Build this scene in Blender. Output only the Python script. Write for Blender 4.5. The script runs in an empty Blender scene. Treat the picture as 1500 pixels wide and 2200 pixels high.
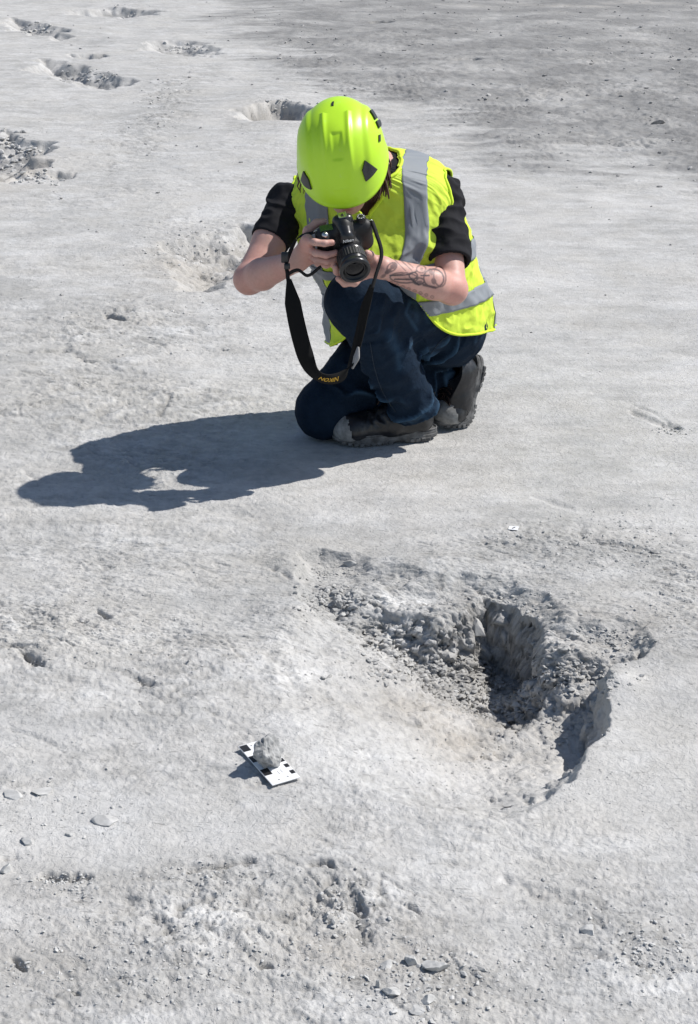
import bpy, math, random
import numpy as np
random.seed(7); RNG = np.random.default_rng(11)
SC = bpy.context.scene
COL = SC.collection
R = math.radians

# ------------------------------------------------------------------ camera, sky, sun, exposure
CAM_H, PITCH, FPX = 1.49, R(22.7), 3300.0            # eye height, downward tilt, focal length in photo pixels
cd = bpy.data.cameras.new('camera_view'); cam = bpy.data.objects.new('camera_view', cd); COL.objects.link(cam)
cam.location = (0, 0, CAM_H); cam.rotation_euler = (R(90) - PITCH, 0, 0)
cd.sensor_fit = 'VERTICAL'; cd.sensor_height = 36; cd.lens = 36 * FPX / 2200
cd.clip_start = 0.05; cd.clip_end = 2000
SC.camera = cam
SUN_EL, SUN_AZ = R(50.0), math.atan2(0.24, 0.97)     # the sun stands to the right and a little behind the person
sdir = np.array([math.cos(SUN_EL) * math.cos(SUN_AZ), math.cos(SUN_EL) * math.sin(SUN_AZ), math.sin(SUN_EL)])
wd = bpy.data.worlds.new('World'); SC.world = wd; wd.use_nodes = True
wn = wd.node_tree.nodes; wl = wd.node_tree.links
sky = wn.new('ShaderNodeTexSky'); sky.sky_type = 'NISHITA'; sky.sun_disc = False
sky.sun_elevation = SUN_EL; sky.sun_rotation = math.pi / 2 - SUN_AZ; sky.dust_density = 0.6
bg = wn['Background']; wl.new(sky.outputs[0], bg.inputs[0]); bg.inputs[1].default_value = 0.085
sl = bpy.data.lights.new('sun', 'SUN'); sl.energy = 4.4; sl.angle = R(0.53); sl.color = (1.0, 0.965, 0.92)
so = bpy.data.objects.new('sun', sl); COL.objects.link(so)
from mathutils import Vector, Matrix
so.rotation_euler = Vector(sdir).to_track_quat('Z', 'Y').to_euler(); so.location = (6, 4, 8)
SC.view_settings.view_transform = 'Standard'; SC.view_settings.look = 'None'
SC.view_settings.gamma = 1; SC.view_settings.exposure = 0.14; SC.view_settings.use_curve_mapping = False

cP, sP = math.cos(PITCH), math.sin(PITCH)
def W(px, py, Y):
    """world point at distance Y along the line of sight of a photo pixel"""
    u = (px - 750) / FPX; v = (1100 - py) / FPX
    t = Y / (cP + v * sP)
    return np.array([u * t, Y, CAM_H + t * (-sP + v * cP)])
def G(px, py, z=0.0):
    u = (px - 750) / FPX; v = (1100 - py) / FPX
    t = (z - CAM_H) / (-sP + v * cP)
    return np.array([u * t, (cP + v * sP) * t])
def PX(P):
    """photo pixel of world points (n,3)"""
    q = P - np.array([0, 0, CAM_H]); d = q[:, 1] * cP - q[:, 2] * sP
    return 750 + FPX * q[:, 0] / d, 1100 - FPX * (q[:, 1] * sP + q[:, 2] * cP) / d

# ------------------------------------------------------------------ numpy noise
_p = np.random.default_rng(3).permutation(256).astype(np.int32); _p = np.concatenate([_p, _p, _p])
def _fade(t): return t * t * t * (t * (t * 6 - 15) + 10)
_g2 = np.stack([np.cos(np.arange(16) * math.pi / 8), np.sin(np.arange(16) * math.pi / 8)], 1)
def n2(x, y, seed=0):
    xi = np.floor(x).astype(np.int64); yi = np.floor(y).astype(np.int64); xf = x - xi; yf = y - yi
    xi = (xi + seed * 37) & 255; yi = (yi + seed * 91) & 255
    def g(ix, iy, dx, dy):
        h = _p[_p[ix & 255] + (iy & 255)] & 15
        return _g2[h, 0] * dx + _g2[h, 1] * dy
    u = _fade(xf); v = _fade(yf)
    a = g(xi, yi, xf, yf); b = g(xi + 1, yi, xf - 1, yf); c = g(xi, yi + 1, xf, yf - 1); d = g(xi + 1, yi + 1, xf - 1, yf - 1)
    return 1.5 * ((a + u * (b - a)) * (1 - v) + (c + u * (d - c)) * v)
_g3 = np.random.default_rng(5).normal(size=(64, 3)); _g3 /= np.linalg.norm(_g3, axis=1)[:, None]
def n3(P, seed=0):
    I = np.floor(P).astype(np.int64); F = P - I; I = (I + seed * 53) & 255; u = _fade(F); out = 0
    for dx in (0, 1):
        for dy in (0, 1):
            for dz in (0, 1):
                h = _p[_p[_p[(I[:, 0] + dx) & 255] + ((I[:, 1] + dy) & 255)] + ((I[:, 2] + dz) & 255)] & 63
                g = _g3[h]
                d = g[:, 0] * (F[:, 0] - dx) + g[:, 1] * (F[:, 1] - dy) + g[:, 2] * (F[:, 2] - dz)
                w = (u[:, 0] if dx else 1 - u[:, 0]) * (u[:, 1] if dy else 1 - u[:, 1]) * (u[:, 2] if dz else 1 - u[:, 2])
                out = out + w * d
    return out * 1.6
def fbm(x, y, o=4, seed=0, gain=0.5):
    s = 0; a = 1
    for k in range(o):
        s = s + a * n2(x, y, seed + k); x = x * 2.03 + 5.1; y = y * 1.97 + 3.3; a *= gain
    return s
def ridged(x, y, o=3, seed=0):
    s = 0; a = 1
    for k in range(o):
        s = s + a * (1 - 2 * np.abs(n2(x, y, seed + k))); x = x * 2.1 + 5.1; y = y * 2.05 + 3.3; a *= 0.5
    return s
def sst(a, b, x):
    t = np.clip((x - a) / (b - a), 0, 1); return t * t * (3 - 2 * t)

# ------------------------------------------------------------------ materials
def srgb(r, g, b):
    return tuple(((c / 255) / 12.92 if c / 255 <= 0.04045 else ((c / 255 + 0.055) / 1.055) ** 2.4) for c in (r, g, b))
class NT:
    def __init__(s, name):
        s.m = bpy.data.materials.new(name); s.m.use_nodes = True; s.n = s.m.node_tree.nodes; s.l = s.m.node_tree.links
        s.b = s.n['Principled BSDF']
    def node(s, t, **k):
        n = s.n.new(t)
        for a, v in k.items(): setattr(n, a, v)
        return n
    def noise(s, scale, detail=4, rough=0.55, coord=None, dist=0.0):
        n = s.node('ShaderNodeTexNoise'); n.inputs['Scale'].default_value = scale; n.inputs['Detail'].default_value = detail
        n.inputs['Roughness'].default_value = rough; n.inputs['Distortion'].default_value = dist
        s.l.new(coord or s.obj(), n.inputs['Vector']); return n.outputs['Fac']
    def obj(s):
        if not hasattr(s, '_o'): s._o = s.node('ShaderNodeTexCoord').outputs['Object']
        return s._o
    def ramp(s, fac, *stops):
        r = s.node('ShaderNodeValToRGB'); e = r.color_ramp.elements
        while len(e) < len(stops): e.new(0.5)
        for i, (p, c) in enumerate(stops):
            e[i].position = p; e[i].color = (*c, 1) if len(c) == 3 else c
        s.l.new(fac, r.inputs[0]); return r.outputs[0]
    def mix(s, a, b, fac, mode='MIX'):
        n = s.node('ShaderNodeMix', data_type='RGBA', blend_type=mode)
        for sock, v in ((n.inputs[0], fac), (n.inputs[6], a), (n.inputs[7], b)):
            if isinstance(v, (int, float)): sock.default_value = v
            elif isinstance(v, tuple): sock.default_value = (*v, 1) if len(v) == 3 else v
            else: s.l.new(v, sock)
        return n.outputs[2]
    def bump(s, h, strength=0.3, dist=0.002, normal=None):
        n = s.node('ShaderNodeBump'); n.inputs['Strength'].default_value = strength; n.inputs['Distance'].default_value = dist
        s.l.new(h, n.inputs['Height'])
        if normal is not None: s.l.new(normal, n.inputs['Normal'])
        return n.outputs[0]
    def set(s, **k):
        for a, v in k.items():
            i = s.b.inputs[a.replace('_', ' ')]
            if hasattr(v, 'is_linked') or hasattr(v, 'links'): s.l.new(v, i)
            elif isinstance(v, tuple): i.default_value = (*v, 1) if len(v) == 3 and len(i.default_value) == 4 else v
            else: i.default_value = v
        return s.m
def simple(name, col, rough=0.6, var=0.15, scale=60, bump=0.1, bdist=0.001, metal=0.0, spec=0.5, dust=None):
    t = NT(name); f = t.noise(scale, 5)
    lo = tuple(c * (1 - var) for c in col); hi = tuple(min(1, c * (1 + var)) for c in col)
    c = t.ramp(f, (0.3, lo), (0.7, hi))
    if dust:
        d = t.ramp(t.noise(dust[0], 6, 0.65), (dust[1], (0, 0, 0)), (dust[2], (1, 1, 1)))
        c = t.mix(c, dust[3], d)
    t.set(Base_Color=c, Roughness=rough, Metallic=metal, Specular_IOR_Level=spec)
    if bump: t.set(Normal=t.bump(f, bump, bdist))
    return t.m

# ------------------------------------------------------------------ object helpers
def mesh_obj(name, V, F, mat=None, parent=None, smooth=True, cols=None, link=True):
    me = bpy.data.meshes.new(name); V = np.asarray(V, dtype=np.float32)
    if isinstance(F, np.ndarray):
        n, k = F.shape
        me.vertices.add(len(V)); me.vertices.foreach_set('co', V.ravel())
        me.loops.add(n * k); me.loops.foreach_set('vertex_index', F.astype(np.int32).ravel())
        me.polygons.add(n); me.polygons.foreach_set('loop_start', np.arange(0, n * k, k, dtype=np.int32))
        me.update(calc_edges=True)
    else:
        me.from_pydata([tuple(map(float, v)) for v in V], [], [tuple(int(i) for i in f) for f in F]); me.update()
    me.polygons.foreach_set('use_smooth', np.full(len(me.polygons), smooth)); me.update()
    if cols is not None:
        for cn, c in cols.items():
            a = me.color_attributes.new(cn, 'FLOAT_COLOR', 'POINT')
            a.data.foreach_set('color', np.concatenate([c, np.ones((len(c), 1))], 1).astype(np.float32).ravel())
    for m in (mat if isinstance(mat, (list, tuple)) else [mat]):
        if m: me.materials.append(m)
    o = bpy.data.objects.new(name, me)
    COL.objects.link(o)
    if parent is not None: o.parent = parent
    return o
def empty(name, loc, label, cat, group=None):
    o = bpy.data.objects.new(name, None); COL.objects.link(o); o.location = loc; o.empty_display_size = 0.05
    o['label'] = label; o['category'] = cat
    if group: o['group'] = group
    return o
def child(o, root):
    """keep world coordinates that the mesh was built in while its root sits at the thing's base"""
    o.parent = root; o.matrix_parent_inverse = Matrix.Translation(Vector(root.location)).inverted(); return o
def unit(v): v = np.asarray(v, float); return v / np.linalg.norm(v)
def crom(P, n):
    P = np.asarray(P, float); Q = np.vstack([2 * P[0] - P[1], P, 2 * P[-1] - P[-2]]); out = []
    t = np.linspace(0, len(P) - 1 - 1e-9, n)
    for s in t:
        i = int(s); f = s - i; a, b, c, d = Q[i], Q[i + 1], Q[i + 2], Q[i + 3]
        out.append(0.5 * ((2 * b) + (-a + c) * f + (2 * a - 5 * b + 4 * c - d) * f * f + (-a + 3 * b - 3 * c + d) * f ** 3))
    return np.array(out)
def grid_faces(nu, nv, wrap=False):
    i, j = np.meshgrid(np.arange(nu - 1), np.arange(nv if wrap else nv - 1), indexing='ij')
    j2 = (j + 1) % nv
    return np.stack([i * nv + j, i * nv + j2, (i + 1) * nv + j2, (i + 1) * nv + j], -1).reshape(-1, 4)
def tube(path, rad, seg=8, n=None):
    path = np.asarray(path, float)
    if n: path = crom(path, n)
    rad = np.interp(np.linspace(0, 1, len(path)), np.linspace(0, 1, len(rad)), rad) if np.ndim(rad) else np.full(len(path), rad)
    T = np.gradient(path, axis=0); T /= np.linalg.norm(T, axis=1)[:, None] + 1e-12
    u = unit(np.cross(T[0], [0.3, 0.2, 0.93])); V = []
    for i in range(len(path)):
        u = unit(u - T[i] * np.dot(u, T[i])); w = np.cross(T[i], u)
        for k in range(seg):
            a = 2 * math.pi * k / seg; V.append(path[i] + rad[i] * (math.cos(a) * u + math.sin(a) * w))
    F = [tuple(f) for f in grid_faces(len(path), seg, True)]
    F.append(tuple(range(seg))[::-1]); F.append(tuple((len(path) - 1) * seg + k for k in range(seg)))
    return np.array(V), F
def join(*parts):
    V = []; F = []; o = 0
    for v, f in parts:
        V.append(np.asarray(v, float)); F += [tuple(int(i) + o for i in q) for q in f]; o += len(v)
    return np.vstack(V), F
def boxm(c, s, M=None, bev=0.15):
    """bevelled box: centre, full sizes; M = 3x3 columns of axes"""
    s = np.asarray(s, float) / 2; b = min(s) * bev; V = []; F = []
    # 24-vertex chamfered box
    idx = {}
    for sx in (-1, 1):
        for sy in (-1, 1):
            for sz in (-1, 1):
                for ax in range(3):
                    p = np.array([sx, sy, sz]) * (s - b); p[ax] = (sx, sy, sz)[ax] * s[ax]
                    idx[(sx, sy, sz, ax)] = len(V); V.append(p)
    def face(l): F.append(tuple(l))
    for ax in range(3):
        o1, o2 = (ax + 1) % 3, (ax + 2) % 3
        for sg in (-1, 1):
            l = []
            for a, b2 in ((-1, -1), (1, -1), (1, 1), (-1, 1)):
                k = [0, 0, 0]; k[ax] = sg; k[o1] = a; k[o2] = b2; l.append(idx[(*k, ax)])
            face(l if sg > 0 else l[::-1])
        for a in (-1, 1):
            for b2 in (-1, 1):
                k0 = [0, 0, 0]; k1 = [0, 0, 0]; k0[ax] = -1; k1[ax] = 1
                for k in (k0, k1): k[o1] = a; k[o2] = b2
                l = [idx[(*k0, o1)], idx[(*k1, o1)], idx[(*k1, o2)], idx[(*k0, o2)]]
                face(l if a * b2 < 0 else l[::-1])
    for sx in (-1, 1):
        for sy in (-1, 1):
            for sz in (-1, 1):
                l = [idx[(sx, sy, sz, a)] for a in range(3)]; face(l if sx * sy * sz > 0 else l[::-1])
    V = np.array(V)
    if M is not None: V = V @ np.asarray(M).T
    return V + np.asarray(c), F
def lathe(prof, seg=32, M=None, c=(0, 0, 0), rmod=None):
    """profile of (radius, height) round the third axis"""
    V = []
    for r, h in prof:
        for k in range(seg):
            a = 2 * math.pi * k / seg; rr = r * (rmod(a, h) if rmod else 1); V.append((rr * math.cos(a), rr * math.sin(a), h))
    F = [tuple(f) for f in grid_faces(len(prof), seg, True)]
    if prof[0][0] < .001: F.append(tuple(range(seg))[::-1])
    if prof[-1][0] < .001: F.append(tuple((len(prof) - 1) * seg + k for k in range(seg)))
    V = np.array(V)
    if M is not None: V = V @ np.asarray(M).T
    return V + np.asarray(c), F
# --- implicit surfaces
def rcone(a, b, ra, rb, k=0.012, sq=None):
    return ('c', np.asarray(a, float), np.asarray(b, float), ra, rb, k)
def ell(c, M, r, k=0.012):
    return ('e', np.asarray(c, float), np.asarray(M, float), np.asarray(r, float), None, k)
def sdf_eval(pr, X, Y, Z):
    if pr[0] == 'c':
        _, a, b, ra, rb, k = pr; ba = b - a; L2 = ba @ ba
        px, py, pz = X - a[0], Y - a[1], Z - a[2]
        t = np.clip((px * ba[0] + py * ba[1] + pz * ba[2]) / max(L2, 1e-12), 0, 1)
        return np.sqrt((px - t * ba[0]) ** 2 + (py - t * ba[1]) ** 2 + (pz - t * ba[2]) ** 2) - (ra + t * (rb - ra))
    _, c, M, r, _, k = pr
    px, py, pz = X - c[0], Y - c[1], Z - c[2]
    q = [(px * M[0, i] + py * M[1, i] + pz * M[2, i]) / r[i] for i in range(3)]
    n = np.sqrt(q[0] ** 2 + q[1] ** 2 + q[2] ** 2); m = np.sqrt((q[0] / r[0]) ** 2 + (q[1] / r[1]) ** 2 + (q[2] / r[2]) ** 2) + 1e-9
    return n * (n - 1) / m
def sdf_mesh(add, h, cuts=(), subs=(), pad=0.02):
    lo = np.full(3, 1e9); hi = -lo
    def bb(p):
        if p[0] == 'c': m = max(p[3], p[4]); return np.minimum(p[1], p[2]) - m, np.maximum(p[1], p[2]) + m
        m = np.abs(p[2]) @ p[3]; return p[1] - m, p[1] + m
    for p in add:
        a, b = bb(p); lo = np.minimum(lo, a); hi = np.maximum(hi, b)
    lo = lo - pad; hi = hi + pad; n = np.ceil((hi - lo) / h).astype(int) + 1
    ax = [lo[i] + h * np.arange(n[i]) for i in range(3)]
    f = np.full(n, 0.08, dtype=np.float32)
    def sl(p, m):
        a, b = bb(p); i0 = np.clip(((a - m - lo) / h).astype(int), 0, n - 1); i1 = np.clip(((b + m - lo) / h).astype(int) + 2, 1, n)
        return tuple(slice(i0[i], i1[i]) for i in range(3))
    for p in add:
        s = sl(p, p[5] + 2 * h + 0.004)
        if any(q.stop <= q.start for q in s): continue
        d = sdf_eval(p, ax[0][s[0]][:, None, None], ax[1][s[1]][None, :, None], ax[2][s[2]][None, None, :])
        a = f[s]; k = p[5]; w = np.clip(0.5 + 0.5 * (a - d) / k, 0, 1)
        f[s] = a + w * (d - a) - k * w * (1 - w)
    for p in subs:
        s = sl(p, 0.01)
        if any(q.stop <= q.start for q in s): continue
        d = sdf_eval(p, ax[0][s[0]][:, None, None], ax[1][s[1]][None, :, None], ax[2][s[2]][None, None, :])
        f[s] = np.maximum(f[s], -d)
    for (c, nrm, rad) in cuts:      # removes what lies beyond a plane, within rad of the point
        c = np.asarray(c); nrm = unit(nrm)
        i0 = np.clip(((c - rad - lo) / h).astype(int), 0, n - 1); i1 = np.clip(((c + rad - lo) / h).astype(int) + 2, 1, n)
        s = tuple(slice(i0[i], i1[i]) for i in range(3))
        X, Y, Z = ax[0][s[0]][:, None, None] - c[0], ax[1][s[1]][None, :, None] - c[1], ax[2][s[2]][None, None, :] - c[2]
        d = X * nrm[0] + Y * nrm[1] + Z * nrm[2]; f[s] = np.maximum(f[s], np.where(X * X + Y * Y + Z * Z < rad * rad, d, -9))
    return surfnet(f, lo, h)
def surfnet(f, lo, h):
    ins = f < 0; nx, ny, nz = f.shape
    cnt = np.zeros((nx - 1, ny - 1, nz - 1), np.int8)
    for dx in (0, 1):
        for dy in (0, 1):
            for dz in (0, 1): cnt += ins[dx:nx - 1 + dx, dy:ny - 1 + dy, dz:nz - 1 + dz]
    act = (cnt > 0) & (cnt < 8); I, J, K = np.nonzero(act)
    idx = np.full(act.shape, -1, np.int32); idx[I, J, K] = np.arange(len(I))
    P = np.zeros((len(I), 3)); C = np.zeros(len(I))
    cor = [(a, b, c) for a in (0, 1) for b in (0, 1) for c in (0, 1)]
    for a in cor:
        for ax in range(3):
            if a[ax]: continue
            b = list(a); b[ax] = 1
            fa = f[I + a[0], J + a[1], K + a[2]].astype(float); fb = f[I + b[0], J + b[1], K + b[2]].astype(float)
            m = (fa < 0) != (fb < 0); t = np.where(m, fa / np.where(m, fa - fb, 1), 0)
            q = np.stack([np.full(len(I), a[0], float), np.full(len(I), a[1], float), np.full(len(I), a[2], float)], 1); q[:, ax] = t
            P[m] += q[m]; C[m] += 1
    V = lo + h * (np.stack([I, J, K], 1) + P / C[:, None]); F = []
    for ax in range(3):
        sh = [slice(0, n) for n in f.shape]; s0 = list(sh); s1 = list(sh); s0[ax] = slice(0, f.shape[ax] - 1); s1[ax] = slice(1, f.shape[ax])
        A = ins[tuple(s0)]; B = ins[tuple(s1)]; e = np.nonzero(A != B); flip = A[e]
        o1, o2 = (ax + 1) % 3, (ax + 2) % 3; E = list(e)
        ok = (E[o1] > 0) & (E[o2] > 0) & (E[o1] < f.shape[o1] - 1) & (E[o2] < f.shape[o2] - 1)
        E = [q[ok] for q in E]; flip = flip[ok]; Q = []
        for d1, d2 in ((-1, -1), (0, -1), (0, 0), (-1, 0)):
            c = [q.copy() for q in E]; c[o1] = c[o1] + d1; c[o2] = c[o2] + d2; Q.append(idx[tuple(c)])
        Q = np.stack(Q, 1); Q[~flip] = Q[~flip][:, ::-1]; F.append(Q)
    F = np.vstack(F); F = F[(F >= 0).all(1)]
    return V, F
def vnorm(V, F):
    F = np.asarray(F); N = np.zeros_like(V)
    n = np.cross(V[F[:, 2]] - V[F[:, 0]], V[F[:, 3]] - V[F[:, 1]])
    for k in range(4): np.add.at(N, F[:, k], n)
    return N / (np.linalg.norm(N, axis=1)[:, None] + 1e-12)
def relax(V, F, it=2):
    for _ in range(it):
        S = np.zeros_like(V); C = np.zeros(len(V))
        for a, b in ((0, 1), (1, 2), (2, 3), (3, 0)):
            np.add.at(S, F[:, a], V[F[:, b]]); np.add.at(S, F[:, b], V[F[:, a]])
            np.add.at(C, F[:, a], 1); np.add.at(C, F[:, b], 1)
        V = 0.5 * V + 0.5 * S / C[:, None]
    return V
# ------------------------------------------------------------------ terrain
def poly_pit(x, y, pts, widths, depth, warp=0.015, seed=1, wf=12.0):
    """depth inside a rim polygon; each rim edge has its own width of wall, so one side can be a cliff and another a ramp"""
    P = np.array(pts); wx = x + warp * fbm(x * wf, y * wf, 3, seed); wy = y + warp * fbm(x * wf + 9, y * wf + 4, 3, seed + 7)
    lo = P.min(0) - 0.15; hi = P.max(0) + 0.15
    m = (x > lo[0]) & (x < hi[0]) & (y > lo[1]) & (y < hi[1])
    out = np.zeros_like(x)
    if not m.any(): return out
    X = wx[m]; Y = wy[m]; best = np.full(X.shape, 1.0); inside = np.zeros(X.shape, bool); n = len(P)
    prod = np.full(X.shape, 1.0)
    for i in range(n):
        a = P[i]; b = P[(i + 1) % n]; ba = b - a
        t = np.clip(((X - a[0]) * ba[0] + (Y - a[1]) * ba[1]) / (ba @ ba), 0, 1)
        d = np.hypot(X - a[0] - t * ba[0], Y - a[1] - t * ba[1]) / widths[i]
        best = np.minimum(best, d); prod *= 1 - np.exp(-(d * 1.6) ** 1.5)
        c = (a[1] > Y) != (b[1] > Y)
        xi = a[0] + (Y - a[1]) * ba[0] / np.where(abs(ba[1]) < 1e-9, 1e-9, ba[1]); inside ^= c & (X < xi)
    k = prod * 0.2 + 0.8 * (1 - (1 - np.clip(best, 0, 1)) ** 1.7)
    out[m] = np.where(inside, k * depth, 0); return out
def pg(l): return [G(*p) for p in l]

APRON = pg([(635, 1185), (700, 1178), (800, 1200), (900, 1235), (1040, 1235), (1150, 1262), (1240, 1320), (1390, 1340), (1405, 1395), (1300, 1450), (1000, 1450), (700, 1330), (635, 1290)])
APRONW = [.05, .05, .09, .06, .05, .06, .08, .06, .05, .10, .10, .10, .04]
MAIN = pg([(655, 1262), (720, 1255), (760, 1290), (860, 1298), (940, 1310), (1000, 1290), (1040, 1262), (1110, 1280), (1172, 1325), (1186, 1372), (1240, 1385), (1300, 1398), (1385, 1385), (1385, 1405),
           (1325, 1428), (1300, 1478), (1312, 1560), (1245, 1640), (1180, 1730), (1040, 1770), (860, 1740), (700, 1650), (610, 1530), (590, 1400), (640, 1300)])
MAINW = [.12, .10, .060, .045, .045, .06, .04, .03, .022, .12, .14, .12, .09, .07, .045, .035, .07, .10, .34, .40, .42, .40, .32, .20, .10]
DEEP = pg([(1035, 1272), (1105, 1286), (1160, 1330), (1176, 1376), (1180, 1420), (1120, 1490), (1040, 1460), (1000, 1390), (1010, 1310)])
DEEPW = [.018, .02, .020, .04, .08, .12, .10, .07, .03]
SLABHOLE = pg([(1225, 1505), (1300, 1478), (1312, 1560), (1245, 1640), (1185, 1650), (1190, 1590)])
def ellipse_pg(cx, cy, rx, ry, rot=0, n=14, seed=0):
    r = np.random.default_rng(seed); o = []
    for k in range(n):
        a = 2 * math.pi * k / n; q = 1 + 0.18 * r.uniform(-1, 1)
        ex, ey = rx * math.cos(a) * q, ry * math.sin(a) * q
        o.append((cx + ex * math.cos(rot) - ey * math.sin(rot), cy + ex * math.sin(rot) + ey * math.cos(rot)))
    return o
# footprint-like pits further off: rim in photo pixels, wall width at the near/far side, depth
FAR = [(ellipse_pg(245, 27, 95, 11, 0.03, seed=1), .10, .22, .11), (ellipse_pg(75, 62, 85, 15, 0.22, seed=2), .12, .3, .12),
       (ellipse_pg(385, 106, 88, 17, 0.04, seed=3), .12, .35, .11), (ellipse_pg(165, 160, 105, 23, 0.20, seed=4), .12, .35, .12),
       (ellipse_pg(185, 121, 32, 5, 0.05, seed=5), .04, .06, .08),
       (ellipse_pg(-10, 335, 130, 52, 0.0, seed=6), .14, .4, .16), (ellipse_pg(600, 245, 95, 25, -0.03, seed=7), .07, .25, .15),
       (ellipse_pg(455, 560, 135, 62, -0.1, seed=8), .12, .35, .10), (ellipse_pg(530, 505, 60, 24, 0.0, seed=9), .04, .1, .09),
       (ellipse_pg(95, 385, 60, 9, -0.25, seed=21), .03, .08, .05)]
# small holes and hollows nearby
SMALL = [(ellipse_pg(120, 1888, 44, 11, 0.0, seed=10), .014, .018), (ellipse_pg(45, 2070, 30, 14, 0.35, seed=11), .014, .013),
         (ellipse_pg(70, 1420, 34, 12, 0.4, seed=12), .02, .016), (ellipse_pg(1245, 1140, 24, 18, 0.7, seed=13), .035, .006),
         (ellipse_pg(1190, 1078, 48, 9, 0.35, seed=14), .035, .006), (ellipse_pg(1400, 905, 60, 7, 0.42, seed=15), .02, .007),
         (ellipse_pg(1445, 918, 24, 6, 0.4, seed=16), .014, .009), (ellipse_pg(490, 1103, 52, 12, 0.1, seed=17), .035, .006),
         (ellipse_pg(560, 2090, 22, 10, 0.0, seed=18), .012, .016), (ellipse_pg(690, 1862, 26, 5, 0.1, seed=19), .008, .014),
         (ellipse_pg(165, 2135, 16, 9, 0.2, seed=20), .010, .014), (ellipse_pg(820, 48, 30, 3, 0, seed=22), .03, .05),
         (ellipse_pg(245, 688, 26, 8, .2, seed=23), .02, .03), (ellipse_pg(1480, 2120, 22, 16, .2, seed=24), .02, .003),
         (ellipse_pg(1010, 130, 30, 3, 0, seed=25), .03, .04), (ellipse_pg(770, 1955, 22, 14, .8, seed=26), .012, .012),
         (ellipse_pg(225, 1325, 20, 8, .5, seed=27), .01, .012), (ellipse_pg(890, 1965, 20, 9, .4, seed=28), .012, .010)]
# ledges: crust that ends in a small step, photo pixels of the line, drop
CRACKS = [([(365, 1872), (430, 1868), (480, 1862), (540, 1850), (580, 1838)], .013, .010),
          ([(150, 1878), (205, 1884)], .010, .008),
          ([(340, 1480), (300, 1455), (262, 1450)], .010, .009), ([(30, 1380), (70, 1412), (75, 1440)], .014, .014),
          ([(0, 1560), (60, 1575), (130, 1610), (145, 1625)], .003, .008), ([(155, 1330), (215, 1360)], .007, .008),
          ([(650, 1860), (700, 1868), (720, 1862)], .008, .010), ([(1050, 1870), (1160, 1920), (1240, 1950)], .004, .02),
          ([(1345, 865), (1400, 885), (1465, 930)], .004, .010), ([(640, 1250), (560, 1215)], .006, .010),
          ([(690, 1870), (740, 1930), (780, 2000), (790, 2050)], .008, .020), ([(0, 1842), (60, 1838)], .006, .008),
          ([(430, 1900), (380, 1960), (420, 2000)], .007, .014), ([(970, 1560), (1080, 1520), (1140, 1530)], .006, .012),
          ([(250, 1920), (340, 1990), (400, 2040)], .007, .014), ([(0, 1030), (50, 1015), (110, 1040)], .005, .010),
          ([(1060, 1620), (1150, 1700), (1200, 1690)], .006, .012), ([(560, 1390), (620, 1440), (650, 1530)], .004, .02),
          ([(0, 760), (140, 755), (230, 790)], .008, .02), ([(1110, 700), (1200, 690), (1290, 700)], .004, .02)]
def gauss_px(x, y, items):
    s = np.zeros_like(x)
    for (px, py, rx, ry, a) in items:
        c = G(px, py); e = G(px + rx, py); f = G(px, max(py - ry, 1)); g = G(px, py + ry)
        ax = abs(e[0] - c[0]); ay = abs(f[1] - g[1]) / 2
        s = s + a * np.exp(-(((x - c[0]) / ax) ** 2 + ((y - c[1]) / ay) ** 2))
    return s
SMOOTH = [(1200, 780, 420, 220, .75), (250, 1790, 280, 70, .8), (1200, 1010, 400, 90, .6), (1350, 1500, 200, 90, .5), (330, 560, 200, 70, .3),
          (1350, 1700, 200, 90, .35), (1150, 470, 300, 90, .4), (860, 1030, 200, 40, .5)]
ROUGH = [(250, 880, 380, 60, .55), (250, 1020, 260, 60, .35), (1250, 700, 250, 40, .15), (150, 1400, 320, 130, .55), (450, 2050, 420, 160, .5), (430, 540, 150, 70, .9), (250, 690, 220, 50, .7), (1250, 1160, 200, 60, .7), (930, 1300, 260, 80, .5),
         (1100, 1420, 240, 110, .55), (1380, 2020, 180, 110, .4), (740, 1960, 100, 80, .7), (900, 2100, 200, 80, .5), (360, 230, 60, 90, .8), (110, 790, 200, 50, .4),
         (1450, 1240, 120, 90, .6)]
def gravel_mask(x, y):
    """loose dark gravel right and behind"""
    e = fbm(x * .9, y * .5, 3, 31) * .6 + .5 * fbm(x * 1.6, y * 6, 3, 36)
    far = sst(-1.2, 1.2, y - (11.0 - 1.9 * x) + 2.2 * e) * sst(-.5, .5, x + .25 + .17 * (y - 11.5) + .9 * e)
    return np.clip(far, 0, 1)
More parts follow.
